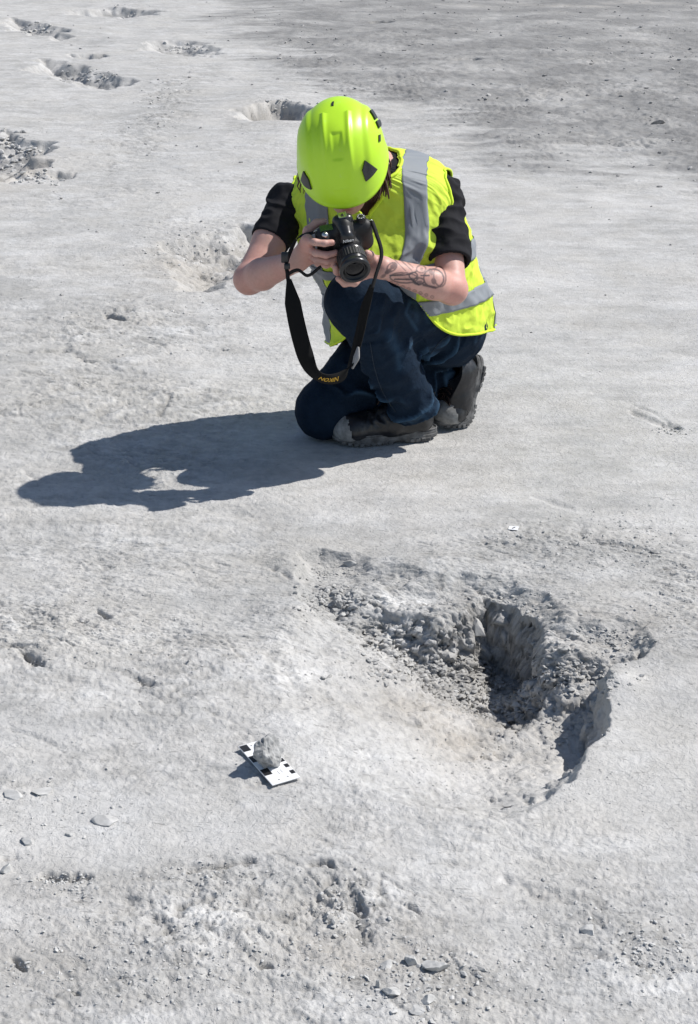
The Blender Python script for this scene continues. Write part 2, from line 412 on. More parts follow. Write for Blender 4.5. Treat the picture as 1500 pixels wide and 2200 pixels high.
def terrain_h(x, y, full=False):
    d = np.hypot(x, y)
    wx = x + .03 * fbm(x * 5, y * 5, 2, 50); wy = y + .03 * fbm(x * 5 + 3, y * 5 + 8, 2, 52)
    near = 1 - sst(9, 28, d)
    rough = np.clip(0.35 + gauss_px(x, y, ROUGH) - gauss_px(x, y, SMOOTH), 0.06, 1.4)
    rough = rough * (0.75 + 0.5 * fbm(x * 2.5, y * 2.5, 2, 60))
    rough = np.clip(rough * .92, 0.04, 1.5)
    h = 0.022 * fbm(x * .8, y * .8, 2, 40) * sst(1, 7, np.abs(y - 3.6) + .35) + 0.006 * fbm(x * 3, y * 3, 2, 44)
    gx = .42 + .58 * sst(-.03, .27, x)
    pit = poly_pit(x, y, MAIN, MAINW, 0.122, 0.014, 1, 13) * gx + poly_pit(x, y, APRON, APRONW, 0.032, 0.02, 2, 12)
    pit = pit + poly_pit(x, y, DEEP, DEEPW, 0.042, 0.006, 3, 12)
    pit = pit + poly_pit(x, y, SLABHOLE, [.035, .02, .03, .04, .05, .04], 0.014, 0.006, 5, 20)
    inpit = sst(0.01, 0.10, pit)
    hump = gauss_px(x, y, [(800, 1255, 70, 18, .018), (1330, 1470, 50, 25, .016), (940, 1215, 100, 22, .010), (620, 1210, 40, 20, .015), (600, 1320, 60, 30, .010), (1120, 1150, 120, 30, .012), (900, 1500, 60, 30, .012), (1230, 1400, 50, 30, .02)])
    farp = np.zeros_like(x)
    for i, (pl, w0, w1, dep) in enumerate(FAR):
        n = len(pl); w0 = w0 * 1.9; w = [w1 if (pl[k][1] + pl[(k + 1) % n][1]) / 2 > sum(p[1] for p in pl) / n + 2 and (pl[k][0]) < sum(p[0] for p in pl) / n + 10 else w0 for k in range(n)]
        farp = farp + poly_pit(x, y, pg([(p[0], max(p[1], -60)) for p in pl]), w, dep, 0.11, 20 + i, 3.2)
    inpit = np.clip(inpit + sst(.01, .06, farp), 0, 1)
    sm = np.zeros_like(x)
    for i, (pl, w, dep) in enumerate(SMALL):
        sm = sm + poly_pit(x, y, pg(pl), [w * .8] * len(pl), dep * 1.2, 0.010, 60 + i, 14)
    led = np.zeros_like(x); ledline = np.zeros_like(x)
    for pl, drop, w in CRACKS:
        Q = np.array(pg(pl)); lo = Q.min(0) - .12; hi = Q.max(0) + .12
        m = (x > lo[0]) & (x < hi[0]) & (y > lo[1]) & (y < hi[1])
        if not m.any(): continue
        X = x[m] + .006 * fbm(x[m] * 22, y[m] * 22, 4, 71, .6); Y = y[m] + .006 * fbm(x[m] * 22 + 5, y[m] * 22, 4, 75, .6)
        bd = np.full(X.shape, 9.0); sg = np.zeros(X.shape); tt = np.zeros(X.shape)
        for i in range(len(Q) - 1):
            a, b = Q[i], Q[i + 1]; ba = b - a; t = np.clip(((X - a[0]) * ba[0] + (Y - a[1]) * ba[1]) / (ba @ ba), 0, 1)
            d_ = np.hypot(X - a[0] - t * ba[0], Y - a[1] - t * ba[1]); c = d_ < bd
            bd = np.where(c, d_, bd); sg = np.where(c, np.sign((X - a[0]) * ba[1] - (Y - a[1]) * ba[0]), sg)
            tt = np.where(c, (i + t) / (len(Q) - 1), tt)
        env = np.clip(tt * (1 - tt) * 6, 0, 1)
        # groove with a crisp far lip
        brk = .35 + .65 * sst(-.25, .2, fbm(x[m] * 30, y[m] * 30, 2, 77)); led[m] -= env * brk * (1.2 * drop * np.exp(-(bd / (w * .8)) ** 2) + .35 * drop * (sg * np.sign(Q[-1][0] - Q[0][0]) > 0) * np.exp(-(bd / .10) ** 2))
    # broken ledges and cracks that run obliquely across the crust
    ca, sa = math.cos(.55), math.sin(.55); uu = wx * ca - wy * sa; vv = wx * sa + wy * ca
    cr = np.zeros_like(x); stp = np.zeros_like(x)
    for fu, fv, amp, sd in ((4.2, 11, 1.0, 200), (11, 27, .55, 205), (24, 52, .3, 210)):
        q = n2(uu * fu, vv * fv, sd) + .35 * n2(uu * fu * 3.1, vv * fv * 2.6, sd + 1); mk = sst(.0, .35, n2(uu * fu * .8 + 7, vv * fv * .35, sd + 2))
        cr = cr + amp * sst(.90, .985, 1 - np.abs(q)) * mk; stp = stp + amp * sst(-.05, .05, q) * mk
    pk = sst(.50, .62, fbm(x * 17, y * 21, 2, 220, .6)) + .6 * sst(.52, .62, fbm(x * 37, y * 41, 2, 224, .6))
    # crust flakes: two layers of thin plates with broken edges
    f1 = fbm(wx * 6, wy * 11, 4, 80, .55); f2 = fbm(wx * 14 + 3, wy * 28, 4, 86, .6)
    plates = (sst(.02, .045, f1) * .0040 + sst(.10, .125, f2) * .0030 + sst(-.25, -.225, f2) * .0026 + sst(-.30, -.27, f1) * .0042)
    f3 = fbm(wx * 36, wy * 70, 3, 120, .6)
    plates = 1.05 * plates + .0024 * sst(.05, .08, f3) - .0026 * sst(.30, .33, f3)
    det = rough * (plates - .0065 * cr + .0048 * stp - .0040 * pk + .0026 * (sst(-.05, -.01, fbm(x * 26, y * 44, 3, 95, .6)) - .5) + .0018 * (sst(.05, .09, fbm(x * 75, y * 85, 2, 97, .6))) + .0012 * fbm(x * 60, y * 60, 3, 98, .6))
    crag = inpit * (0.006 * ridged(x * 8, y * 8, 3, 100) * .6 + .006 * fbm(x * 32, y * 32, 3, 104, .6)) * (0.25 + .75 * np.clip(gauss_px(x, y, [(930, 1290, 330, 70, 1), (1150, 1430, 200, 90, 1)]) + (d > 5), 0, 1))
    micro = (.0005 + .0010 * rough) * fbm(x * 110, y * 110, 2, 110, .6) * (1 - sst(4, 7, d))
    gm = gravel_mask(x, y)
    gr = gm * (.012 * fbm(x * 9, y * 9, 3, 130) + .010 * np.clip(ridged(x * 20, y * 14, 2, 133), 0, 2) * sst(-.1, .5, fbm(x * 1.2, y * .9, 2, 135)))
    h = h - pit + hump - farp - sm + led + (det + micro + crag * 1.0 + gr) * near
    # levelled contact patches under the person and the scale card
    for (cx, cy, rx, ry) in ((.09, 4.0, .20, .10), (.31, 4.17, .09, .07), (-.10, 4.10, .10, .09)):
        w = np.exp(-(((x - cx) / rx) ** 2 + ((y - cy) / ry) ** 2) * 1.2); h = h * (1 - w * .97)
    h = h + 0.35 * sst(30, 200, d) * fbm(x * .01, y * .01, 2, 140)
    if full: return h, dict(rough=rough, pit=pit, inpit=inpit, far=farp, small=sm, led=led, gm=gm, f1=f1, f2=f2, f3=f3, plates=plates, cr=cr, pk=pk)
    return h
def Hat(x, y):
    return float(terrain_h(np.array([float(x)]), np.array([float(y)]))[0])

def GT(px, py):
    px = np.atleast_1d(np.asarray(px, float)); py = np.atleast_1d(np.asarray(py, float)); z = np.zeros(len(px))
    for _ in range(7):
        u = (px - 750) / FPX; v = (1100 - py) / FPX; t = (z - CAM_H) / (-sP + v * cP); X = u * t; Y = (cP + v * sP) * t; z = .5 * z + .5 * terrain_h(X, Y)
    return X, Y, z
ty = [0.9]
while ty[-1] < 24: ty.append(ty[-1] * 1.00175 if not 2.80 < ty[-1] < 3.38 else ty[-1] + .0016)
ty = np.array([-60, -20, -6, -2, -.5, .2, .5, .7, .8] + ty + list(24 * np.geomspace(1.02, 35, 60)))
tc = np.linspace(-1, 1, 520)
side = np.geomspace(1.03, 60, 40); tcx = np.concatenate([-side[::-1], tc, side])
YY = np.repeat(ty[:, None], len(tcx), 1)
half = np.clip(0.262 * np.abs(YY), .30, 9) + .07
XX = tcx[None, :] * half
hh, info = terrain_h(XX.ravel(), YY.ravel(), True)
x_, y_ = XX.ravel(), YY.ravel()
# clay colour: pale dried crust, darker with depth in pits and cracks, browner gravel, bleached dust
pale = np.array([.590, .581, .566]); mid = np.array([.43, .427, .417]); dark = np.array([.25, .245, .235]); brown = np.array([.42, .385, .34]); grv = np.array([.235, .233, .23])
xc, yc = x_ + .8 * hh, y_ + 1.2 * hh
tn = fbm(x_ * 1.3, y_ * 1.1, 4, 150); tn2 = fbm(xc * 5, yc * 8, 4, 156, .6); tn3 = fbm(xc * 22, yc * 36, 3, 160, .6)
streak = fbm(xc * 2.2, yc * 12, 4, 190, .55)
def lerp(a, b, t): return a + (b - a) * np.clip(t, 0, 1)[:, None]
c = np.repeat(pale[None], len(x_), 0)
c = lerp(c, mid[None], .42 + .46 * tn + .40 * tn2 + .22 * tn3 + .26 * streak)
c = lerp(c, np.array([.68, .68, .675])[None], sst(.10, .55, fbm(xc * 4, yc * 5.5, 4, 170, .6)) * .75 * np.clip(info['rough'] + .2, 0, 1))
und = (1 - sst(.02, .05, info['f1'])) * .30 + (1 - sst(.10, .13, info['f2'])) * .28 + (1 - sst(.05, .09, info['f3'])) * .18
c = lerp(c, mid[None] * .93, und * np.clip(info['rough'] * 1.5 + .1, 0, 1))
c = lerp(c, np.array([.76, .758, .75])[None], np.clip(gauss_px(x_, y_, [(480, 1985, 140, 60, 1.0), (640, 1450, 80, 130, .8), (200, 1370, 120, 40, .6), (860, 1275, 80, 20, .7), (1350, 1640, 160, 120, .5), (1180, 1800, 200, 60, .5), (1430, 2120, 120, 40, .6), (250, 1800, 240, 60, .35), (800, 1640, 140, 80, .5), (380, 480, 200, 40, .4), (300, 330, 150, 60, .3), (560, 110, 200, 20, .3), (30, 1350, 60, 40, .5)]) * (.55 + .9 * tn2 + .5 * streak), 0, .8))
c = lerp(c, mid[None] * .95, np.clip(gauss_px(x_, y_, [(360, 260, 60, 120, .9), (1000, 1100, 260, 30, .3), (250, 880, 350, 30, .7), (60, 1160, 120, 60, .5), (450, 1105, 60, 14, .7), (640, 1950, 60, 60, .6), (780, 2020, 120, 60, .7), (330, 1860, 120, 30, .7), (150, 1920, 120, 30, .6), (1230, 1130, 90, 50, .7), (1400, 1240, 120, 60, .5), (1250, 850, 200, 20, .25), (900, 350, 300, 30, .2), (380, 1640, 160, 60, .4), (1400, 2030, 90, 50, .5)]) * (.6 + 1.0 * tn2 + .6 * tn3), 0, .85))
c = lerp(c, np.array([.50, .485, .455])[None], sst(.0, .6, fbm(x_ * 1.7 + 4, y_ * 1.9, 3, 195)) * .35)
c = lerp(c, mid[None] * .82, sst(.25, .55, tn3 + .3 * tn2) * .55 * np.clip(info['rough'], 0, 1))
c = lerp(c, dark[None] * 1.1, np.clip(info['cr'] * .55 + info['pk'] * .6, 0, .8) * np.clip(info['rough'] * 1.3, 0, 1))
c = lerp(c, brown[None] * 1.12, gauss_px(x_, y_, [(1000, 1480, 260, 110, .45), (440, 560, 140, 60, .5), (10, 370, 90, 40, .9), (590, 245, 90, 22, .5), (80, 2000, 200, 150, .22), (780, 2050, 180, 80, .3), (1250, 1330, 200, 60, .25), (1300, 10, 300, 20, .6)]) * (.8 + .6 * tn2))
c = lerp(c, grv[None] * (1.12), info['gm'] * (.80 + .5 * fbm(x_ * 1.6, y_ * 1.6, 4, 180)))
c = lerp(c, dark[None], np.clip(sst(.10, .17, info['pit']) * .50 * (0.7 + tn2) + sst(.03, .12, info['far']) * .6 * (.6 + .8 * tn2) + sst(.003, .012, info['small']) * .35 + sst(.003, .01, -info['led']) * .4, 0, 1))  # darker with depth in pits, small holes and ledge grooves
c = lerp(c, mid[None] * .9, sst(.42, .50, gauss_px(x_, y_, [(-40, 620, 130, 34, 1.0)]) + .10 * tn2 + .05 * tn3) * .8)
c = np.clip(c, .05, .8)
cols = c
t = NT('dried_clay')
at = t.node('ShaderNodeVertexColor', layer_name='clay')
f1 = t.noise(45, 8, .65, dist=.4); f2 = t.noise(260, 5, .6); f3 = t.noise(9, 6, .6)
cc = t.mix(at.outputs[0], t.ramp(f1, (.3, (.84, .84, .83)), (.68, (1.13, 1.13, 1.13))), .5, 'MULTIPLY')
cc = t.mix(cc, t.ramp(f2, (.30, (.80, .80, .80)), (.62, (1.08, 1.08, 1.08))), .25, 'MULTIPLY')
cc = t.mix(cc, t.ramp(f3, (.3, (.94, .925, .90)), (.65, (1.035, 1.035, 1.035))), .8, 'MULTIPLY')
bh = t.node('ShaderNodeMath', operation='ADD'); t.l.new(f1, bh.inputs[0]); bb2 = t.node('ShaderNodeMath', operation='MULTIPLY'); t.l.new(f2, bb2.inputs[0]); bb2.inputs[1].default_value = .35; t.l.new(bb2.outputs[0], bh.inputs[1])
fl = t.noise(95, 7, .62, dist=.8); fl2 = t.noise(48, 7, .6, dist=1.2)
mp_ = t.node('ShaderNodeMapping'); mp_.inputs['Scale'].default_value = (.42, 1.5, 1); mp_.inputs['Rotation'].default_value = (0, 0, .12); t.l.new(t.obj(), mp_.inputs['Vector'])
sp = t.noise(75, 3, .55, mp_.outputs[0], dist=.5)
spk = t.ramp(sp, (.66, (1, 1, 1)), (.72, (.55, .54, .53)))
cc = t.mix(cc, spk, .6, 'MULTIPLY')
b1 = t.bump(t.ramp(fl2, (.47, (0, 0, 0)), (.58, (1, 1, 1))), .42, .003); b2 = t.bump(t.ramp(fl, (.46, (0, 0, 0)), (.60, (1, 1, 1))), .4, .0018, b1)
b3 = t.bump(t.ramp(sp, (.64, (1, 1, 1)), (.69, (0, 0, 0))), .5, .003, b2)
M_CLAY = t.set(Base_Color=cc, Roughness=.95, Specular_IOR_Level=.15, Normal=t.bump(bh.outputs[0], .5, .003, b3))
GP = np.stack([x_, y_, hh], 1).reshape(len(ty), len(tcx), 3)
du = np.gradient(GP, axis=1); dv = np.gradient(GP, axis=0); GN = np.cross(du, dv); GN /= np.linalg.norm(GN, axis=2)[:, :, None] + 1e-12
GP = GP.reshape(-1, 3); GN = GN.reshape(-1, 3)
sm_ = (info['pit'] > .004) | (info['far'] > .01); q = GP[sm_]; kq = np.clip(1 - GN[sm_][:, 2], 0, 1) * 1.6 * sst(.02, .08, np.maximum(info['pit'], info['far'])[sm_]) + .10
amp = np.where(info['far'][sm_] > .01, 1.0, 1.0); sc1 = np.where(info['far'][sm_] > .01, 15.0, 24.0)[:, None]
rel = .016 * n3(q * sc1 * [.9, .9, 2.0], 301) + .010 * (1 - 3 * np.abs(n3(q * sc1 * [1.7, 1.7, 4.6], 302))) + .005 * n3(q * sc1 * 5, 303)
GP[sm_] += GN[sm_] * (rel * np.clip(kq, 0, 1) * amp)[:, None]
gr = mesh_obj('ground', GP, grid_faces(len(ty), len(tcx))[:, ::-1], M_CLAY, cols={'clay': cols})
gr['kind'] = 'structure'
print('terrain verts', len(x_))

# ------------------------------------------------------------------ stones
def ico(sub=1):
    import bmesh
    bm = bmesh.new(); bmesh.ops.create_icosphere(bm, subdivisions=sub, radius=1)
    V = np.array([v.co[:] for v in bm.verts]); F = np.array([[v.index for v in f.verts] for f in bm.faces]); bm.free(); return V, F
I1 = ico(1); I2 = ico(2); I3 = ico(5); I3b = ico(3); I4 = ico(4)
def stone_shape(base, seed, size, facets=7, rough=.12, rng=None):
    V = base[0].copy(); r = np.random.default_rng(seed)
    for _ in range(facets):
        n = r.normal(size=3); n /= np.linalg.norm(n); d = r.uniform(.38, .75)
        q = V @ n; V = V - n * np.clip(q - d, 0, None)[:, None]
    V = V * (1 + rough * n3(V * 1.7 + seed, 3) + rough * .5 * n3(V * 5 + seed, 4))[:, None]
    return V * np.asarray(size) * .5
def rubble(name, spots, seed, mat, kind=True, flat=.55):
    """spots: list of (x, y, size) joined into one uncountable spread"""
    r = np.random.default_rng(seed); xs = np.array([s[0] for s in spots]); ys = np.array([s[1] for s in spots]); z = terrain_h(xs, ys)
    VV = []; FF = []; o = 0; shapes = [stone_shape(I1, 900 + k, (1, 1, 1), 5, .18) for k in range(24)]
    for k, (x, y, s) in enumerate(spots):
        V = shapes[r.integers(24)] * np.array([s * r.uniform(.8, 1.35), s * r.uniform(.6, 1.1), s * flat * r.uniform(.6, 1.1)])
        a = r.uniform(0, 6.28); ca, sa = math.cos(a), math.sin(a)
        tl = r.uniform(-.5, .5); V = V @ np.array([[1, 0, 0], [0, math.cos(tl), -math.sin(tl)], [0, math.sin(tl), math.cos(tl)]])
        V = V @ np.array([[ca, -sa, 0], [sa, ca, 0], [0, 0, 1]]) + np.array([x, y, z[k] + s * .10])
        VV.append(V); FF.append(I1[1] + o); o += len(V)
    ob = mesh_obj(name, np.vstack(VV), np.vstack(FF), mat, smooth=False); ob['kind'] = 'stuff'; return ob
M_STONE = simple('pale_stone', (.51, .505, .49), .9, .22, 55, .5, .002, spec=.2)
M_RUBBLE = simple('clay_rubble', (.43, .425, .41), .95, .25, 40, .4, .002, spec=.1)
M_STONE_D = simple('grey_stone', (.26, .255, .25), .85, .3, 60, .5, .002, spec=.3)
M_GRAVEL = simple('gravel', (.37, .365, .355), .9, .35, 9, .3, .002, spec=.2)
r = np.random.default_rng(77)
def px_spots(items):
    PXs = []; PYs = []; Ss = []
    for (px, py, rx, ry, n, s0, s1, z) in items:
        a = r.normal(0, .45, (n, 2)); PXs.append(px + a[:, 0] * rx); PYs.append(np.maximum(py + a[:, 1] * ry, 2)); Ss.append(s0 + (s1 - s0) * r.random(n) ** 2.6)
    X, Y, _ = GT(np.concatenate(PXs), np.concatenate(PYs)); return list(zip(X, Y, np.concatenate(Ss)))
rubble('clay_crumbs', px_spots([(715, 1290, 75, 35, 420, .004, .020, -.06), (900, 1440, 170, 40, 330, .004, .020, -.10), (1090, 1500, 130, 35, 320, .004, .020, -.12),
                               (1240, 1450, 110, 60, 420, .004, .018, -.08), (1100, 1300, 110, 30, 150, .004, .014, -.03), (1180, 1560, 110, 50, 150, .004, .014, -.1),
                               (1290, 1370, 140, 40, 200, .004, .014, -.02), (700, 1230, 80, 30, 120, .004, .012, -.03), (1000, 1640, 260, 80, 150, .002, .008, -.05)]), 5, M_RUBBLE)
rubble('stone_crumbs', px_spots([(1180, 1150, 260, 60, 160, .003, .010, 0), (1380, 1170, 150, 80, 160, .003, .012, 0), (740, 1950, 90, 90, 150, .003, .012, 0), (1400, 2050, 110, 70, 180, .003, .011, 0),
                                (900, 2130, 230, 80, 170, .003, .013, 0), (1250, 1970, 240, 90, 110, .003, .009, 0), (150, 1905, 90, 30, 90, .003, .010, 0), (120, 1740, 180, 90, 90, .003, .011, 0),
                                (400, 1900, 260, 60, 110, .003, .008, 0), (300, 2080, 320, 110, 120, .003, .009, 0), (250, 1350, 250, 80, 80, .003, .009, 0), (400, 1650, 380, 200, 160, .002, .006, 0),
                                (300, 700, 300, 110, 130, .006, .018, 0), (430, 540, 160, 60, 160, .006, .020, -.05), (1200, 800, 300, 200, 45, .003, .009, 0), (350, 240, 70, 110, 80, .010, .03, 0),
                                (1440, 925, 45, 12, 50, .004, .014, 0), (60, 375, 110, 30, 60, .01, .035, 0), (1430, 1290, 100, 60, 70, .003, .010, 0), (750, 1500, 900, 700, 500, .002, .006, 0), (300, 2060, 420, 140, 700, .002, .008, 0), (950, 2080, 600, 120, 700, .002, .008, 0), (300, 1370, 380, 120, 450, .002, .007, 0), (1250, 1200, 260, 110, 400, .002, .007, 0), (480, 1880, 260, 40, 200, .002, .006, 0), (1150, 1680, 260, 90, 250, .002, .006, 0), (120, 1892, 45, 10, 70, .003, .009, 0), (45, 2076, 30, 10, 40, .003, .008, 0), (70, 1425, 30, 10, 40, .003, .008, 0),
                                (185, 165, 80, 14, 90, .015, .05, -.1), (600, 250, 70, 12, 60, .01, .035, -.1), (395, 105, 50, 7, 60, .02, .06, 0), (70, 64, 50, 7, 50, .02, .07, 0), (260, 24, 50, 4, 30, .02, .07, 0), (20, 320, 80, 50, 130, .012, .06, 0), (90, 385, 60, 12, 60, .015, .05, 0)]), 6, M_STONE)
gs = []
while len(gs) < 2600:
    y = 5.6 + 20 * r.random() ** 1.5; x = r.uniform(-.28, .28) * y
    if .08 + gravel_mask(np.array([x]), np.array([y]))[0] > r.random(): gs.append((x, y, .006 + .026 * r.random() ** 4 * min(1.6, y / 8)))
rubble('gravel', gs, 8, M_GRAVEL)
# stones one can point to: photo pixel, width, depth, height in metres, material, name, label
ST = [(812, 1374, .034, .020, .012, 1, 'flat chunk of brown clay lying on the pit\'s inner left ledge'),
      (1100, 1722, .044, .012, .008, 1, 'thin dark sliver lying at the lower edge of the big pit'),
      (1022, 1385, .044, .04, .044, 1, 'round clay boulder leaning against the shaded pit wall'),
      (757, 1207, .045, .018, .012, 1, 'dark flake at the top left corner of the big pit'),
      (235, 1760, .046, .030, .011, 0, 'flaky pale stone alone on the smooth clay left of the card'),
      (92, 1702, .034, .028, .012, 0, 'pale slab with a dark left edge near the left border'),
      (22, 1708, .034, .024, .012, 0, 'flat pale slab cut by the left border'),
      (57, 1806, .020, .016, .014, 0, 'small white lump below the pale slabs at the left'),
      (14, 1866, .028, .020, .016, 0, 'white stone beside the left border above the small hole'),
      (150, 1790, .016, .012, .009, 0, 'little pale pebble below the flaky stone, left side'),
      (884, 2066, .018, .016, .022, 0, 'upright pale stone with a shaded left face by the bigger angular one'),
      (938, 2076, .034, .026, .022, 0, 'angular pale stone with a dark lower corner, biggest of the bottom cluster'),
      (833, 2072, .024, .018, .010, 0, 'rounded pale stone left of the upright one'),
      (812, 2118, .008, .010, .024, 0, 'thin upright white splinter near the bottom edge'),
      (841, 2130, .022, .018, .010, 0, 'flat stone right of the thin white splinter'),
      (920, 2148, .021, .015, .010, 0, 'smooth oval stone with a dark underside near the bottom edge'),
      (900, 2171, .024, .022, .006, 0, 'square flat pale chip below the smooth oval stone'),
      (1037, 2080, .020, .013, .010, 1, 'dark grey pebble right of the angular stone'),
      (1262, 2000, .036, .028, .011, 0, 'broad pale lump half sunk in the clay at the lower right'),
      (925, 2124, .012, .010, .010, 1, 'small dark pebble above the smooth oval stone'),
      (1410, 262, .095, .05, .035, 2, 'large dark flat rock on the gravel at the upper right'),
      (1341, 320, .045, .03, .018, 0, 'pale rock in front of the large dark rock'),
      (1419, 325, .038, .024, .014, 2, 'dark pebble right of the pale rock on the gravel'),
      (1417, 399, .030, .020, .012, 2, 'dark chip nearest the person among the gravel rocks'),
      (1059, 178, .035, .025, .022, 1, 'small brown stone on the gravel above the helmet\'s right'),
      (1341, 178, .035, .025, .020, 1, 'small stone standing alone in the far right gravel'),
      (1372, 227, .032, .02, .016, 1, 'small stone above and left of the large dark rock'),
      (1409, 1184, .022, .010, .006, 2, 'black chip on the crumbly clay right of the paper label'),
      (1142, 712, .010, .008, .007, 2, 'tiny dark pebble right of the vest hem'),
      (1402, 352, .045, .03, .012, 1, 'flat grey shard lying among the right gravel crumbs')]
mats3 = [M_STONE, M_RUBBLE, M_STONE_D]
for k, (px, py, w, dpt, h, mi, lab) in enumerate(ST):
    X, Y, Z_ = GT(px, py + 3); g = (float(X[0]), float(Y[0])); z = Hat(*g)
    V = stone_shape(I4, 240 + k, (w * 1.3, dpt * 1.3, h * 1.6), 12, .05); V = V * (1 + .07 * n3(V / w * 4 + k, 8))[:, None]
    a = r.uniform(-.5, .5); ca, sa = math.cos(a), math.sin(a); V = V @ np.array([[ca, -sa, 0], [sa, ca, 0], [0, 0, 1]])
    o = mesh_obj('stone', V, I4[1], mats3[mi], smooth=False)
    o.location = (g[0], g[1], z + h * .04); o['label'] = lab; o['category'] = 'stone'; o['group'] = 'loose stones on the clay'

# ------------------------------------------------------------------ scale card with the rock sample, paper label
M_CARD = simple('white_plastic', (.84, .84, .85), .35, .03, 80, .03)
M_INK = simple('black_print', (.018, .018, .02), .5, .1, 80, 0)
M_GREYINK = simple('grey_print', (.35, .35, .35), .5, .1, 80, 0)
pc = np.array([[512, 1605], [570, 1590], [646, 1668], [585, 1687]])     # the card's corners
z0 = Hat(*G(580, 1640)) + .006
k4 = np.array([G(p[0], p[1], z0) for p in pc])
cen = k4.mean(0); ex = unit(k4[3] - k4[0] + k4[2] - k4[1]); ln = np.linalg.norm(k4[3] - k4[0] + k4[2] - k4[1]) / 2
ey = np.array([-ex[1], ex[0]]); wd_ = abs(((k4[1] - k4[0]) @ ey + (k4[2] - k4[3]) @ ey) / 2)
if (k4[1] - k4[0]) @ ey < 0: ey = -ey
print('card', ln, wd_, cen, z0)
EX = np.array([ex[0], ex[1], -.02]); EY = np.array([ey[0], ey[1], 0.0]); EX = unit(EX)
# lies tilted a little: one long edge is propped on the clay
EZ = unit(np.cross(EX, EY)); 
if EZ[2] < 0: EZ = -EZ
EY = np.cross(EZ, EX) if np.dot(np.cross(EZ, EX), EY) > 0 else -np.cross(EZ, EX)
MC = np.stack([EX, EY, EZ], 1)
root = empty('scale_card', (cen[0], cen[1], z0), 'white scale card with black squares under the grey rock sample, left of the big pit', 'scale card')
CB = np.array([cen[0], cen[1], z0])
def cardpt(u, v, w=0): return CB + MC @ np.array([u * ln / 2, v * wd_ / 2, w])
child(mesh_obj('plate', *boxm(CB, (ln, wd_, .0022), MC, .4), M_CARD, smooth=False), root)
def sq(u0, u1, v0, v1, name='printed_square', mat=M_INK, w=.0014):
    V = [cardpt(u0, v0, w), cardpt(u1, v0, w), cardpt(u1, v1, w), cardpt(u0, v1, w)]
    N = np.cross(V[1] - V[0], V[2] - V[0]); 
    F = [(0, 1, 2, 3)] if N[2] > 0 else [(3, 2, 1, 0)]
    return child(mesh_obj(name, V, F, mat, smooth=False), root)
for a in (-.97, -.42, .26): sq(a, a + .30, -.97, -.42)
for a in (.02, .30, .62): sq(a, a + .16, .66, .96)
for (u, v) in ((-.86, -.2), (-.88, .45), (.86, -.35), (.84, .30)):
    rr = [cardpt(u + .028 * math.cos(q * .7854), v + .07 * math.sin(q * .7854), .0015) for q in range(8)]
    N = np.cross(rr[1] - rr[0], rr[2] - rr[0])
    child(mesh_obj('printed_dot', rr, [tuple(range(8)) if N[2] > 0 else tuple(range(8))[::-1]], M_GREYINK, smooth=False), root)
for (u, v) in ((-.62, -.05), (-.55, .25), (.50, -.05), (.46, .2)):
    sq(u, u + .16, v, v + .035, 'printed_line', M_GREYINK)
V = stone_shape(I3, 417, (.052, .050, .066), 2, .24)
V = V * (1 + .06 * n3(V * 90, 6)[:, None] - .09 * np.clip(np.abs(n3(V * 55, 9)) * 2 - .5, 0, 1)[:, None])
rk = mesh_obj('rock_sample', V, I3[1], simple('rock', (.36, .36, .355), .8, .35, 90, .6, .0015, spec=.35), smooth=False)
rp = cardpt(.10, -.12, .026); rk.location = rp; rk.rotation_euler = (.2, -.15, .6)
rk['label'] = 'pitted grey rock the size of an egg on the white scale card'; rk['category'] = 'rock'
g = G(1103, 1148); zl = Hat(*g) + .004
root = empty('paper_label', (g[0], g[1], zl), 'tiny white paper label with a dark dash above the big pit', 'label')
child(mesh_obj('paper', *boxm((g[0], g[1], zl), (.023, .022, .0008), np.array([[.97, -.24, 0], [.24, .97, 0], [0, 0, 1]]).T, .2), M_CARD, smooth=False), root)
child(mesh_obj('printed_dash', *boxm((g[0], g[1], zl + .0008), (.011, .003, .0004), np.array([[.7, .7, 0], [-.7, .7, 0], [0, 0, 1]]).T, .2), M_INK, smooth=False), root)
# ------------------------------------------------------------------ the kneeling person
person = empty('person', (.05, 4.1, 0), 'person in green-yellow safety helmet and hi-vis vest kneeling on the clay taking a photograph', 'person')
def part(name, V, F, mat, parent=person, smooth=True, cols=None):
    o = mesh_obj(name, V, F, mat, None, smooth, cols)
    if parent.type == 'EMPTY':
        return child(o, parent)
    o.parent = parent; o.matrix_parent_inverse = Matrix.Identity(4)
    if parent.parent is not None and parent.parent.type == 'EMPTY': pass
    return o
def sub(name, V, F, mat, par, smooth=True):
    o = mesh_obj(name, V, F, mat, None, smooth); o.parent = par; return o      # the part's own matrix is world-identity

# joints
hipL = np.array([.272, 4.19, .305]); hipR = np.array([.15, 4.29, .29])
kneeL = W(767, 648, 3.895); kneeR = np.array([-.068, 4.11, .083])
ankL = np.array([.186, 4.058, .105]); ankR = np.array([.285, 4.27, .15])
shL = W(945, 425, 4.12); shR = W(622, 440, 4.14)
elL = W(972, 622, 3.92); elR = W(535, 600, 3.97)
wrL = W(822, 575, 3.79); wrR = W(640, 560, 3.81)
neck = W(800, 372, 4.09)
HC = W(738, 350, 3.915)                              # head centre
back_ = np.array([0, -cP, sP]); upv = np.array([0, sP, cP])
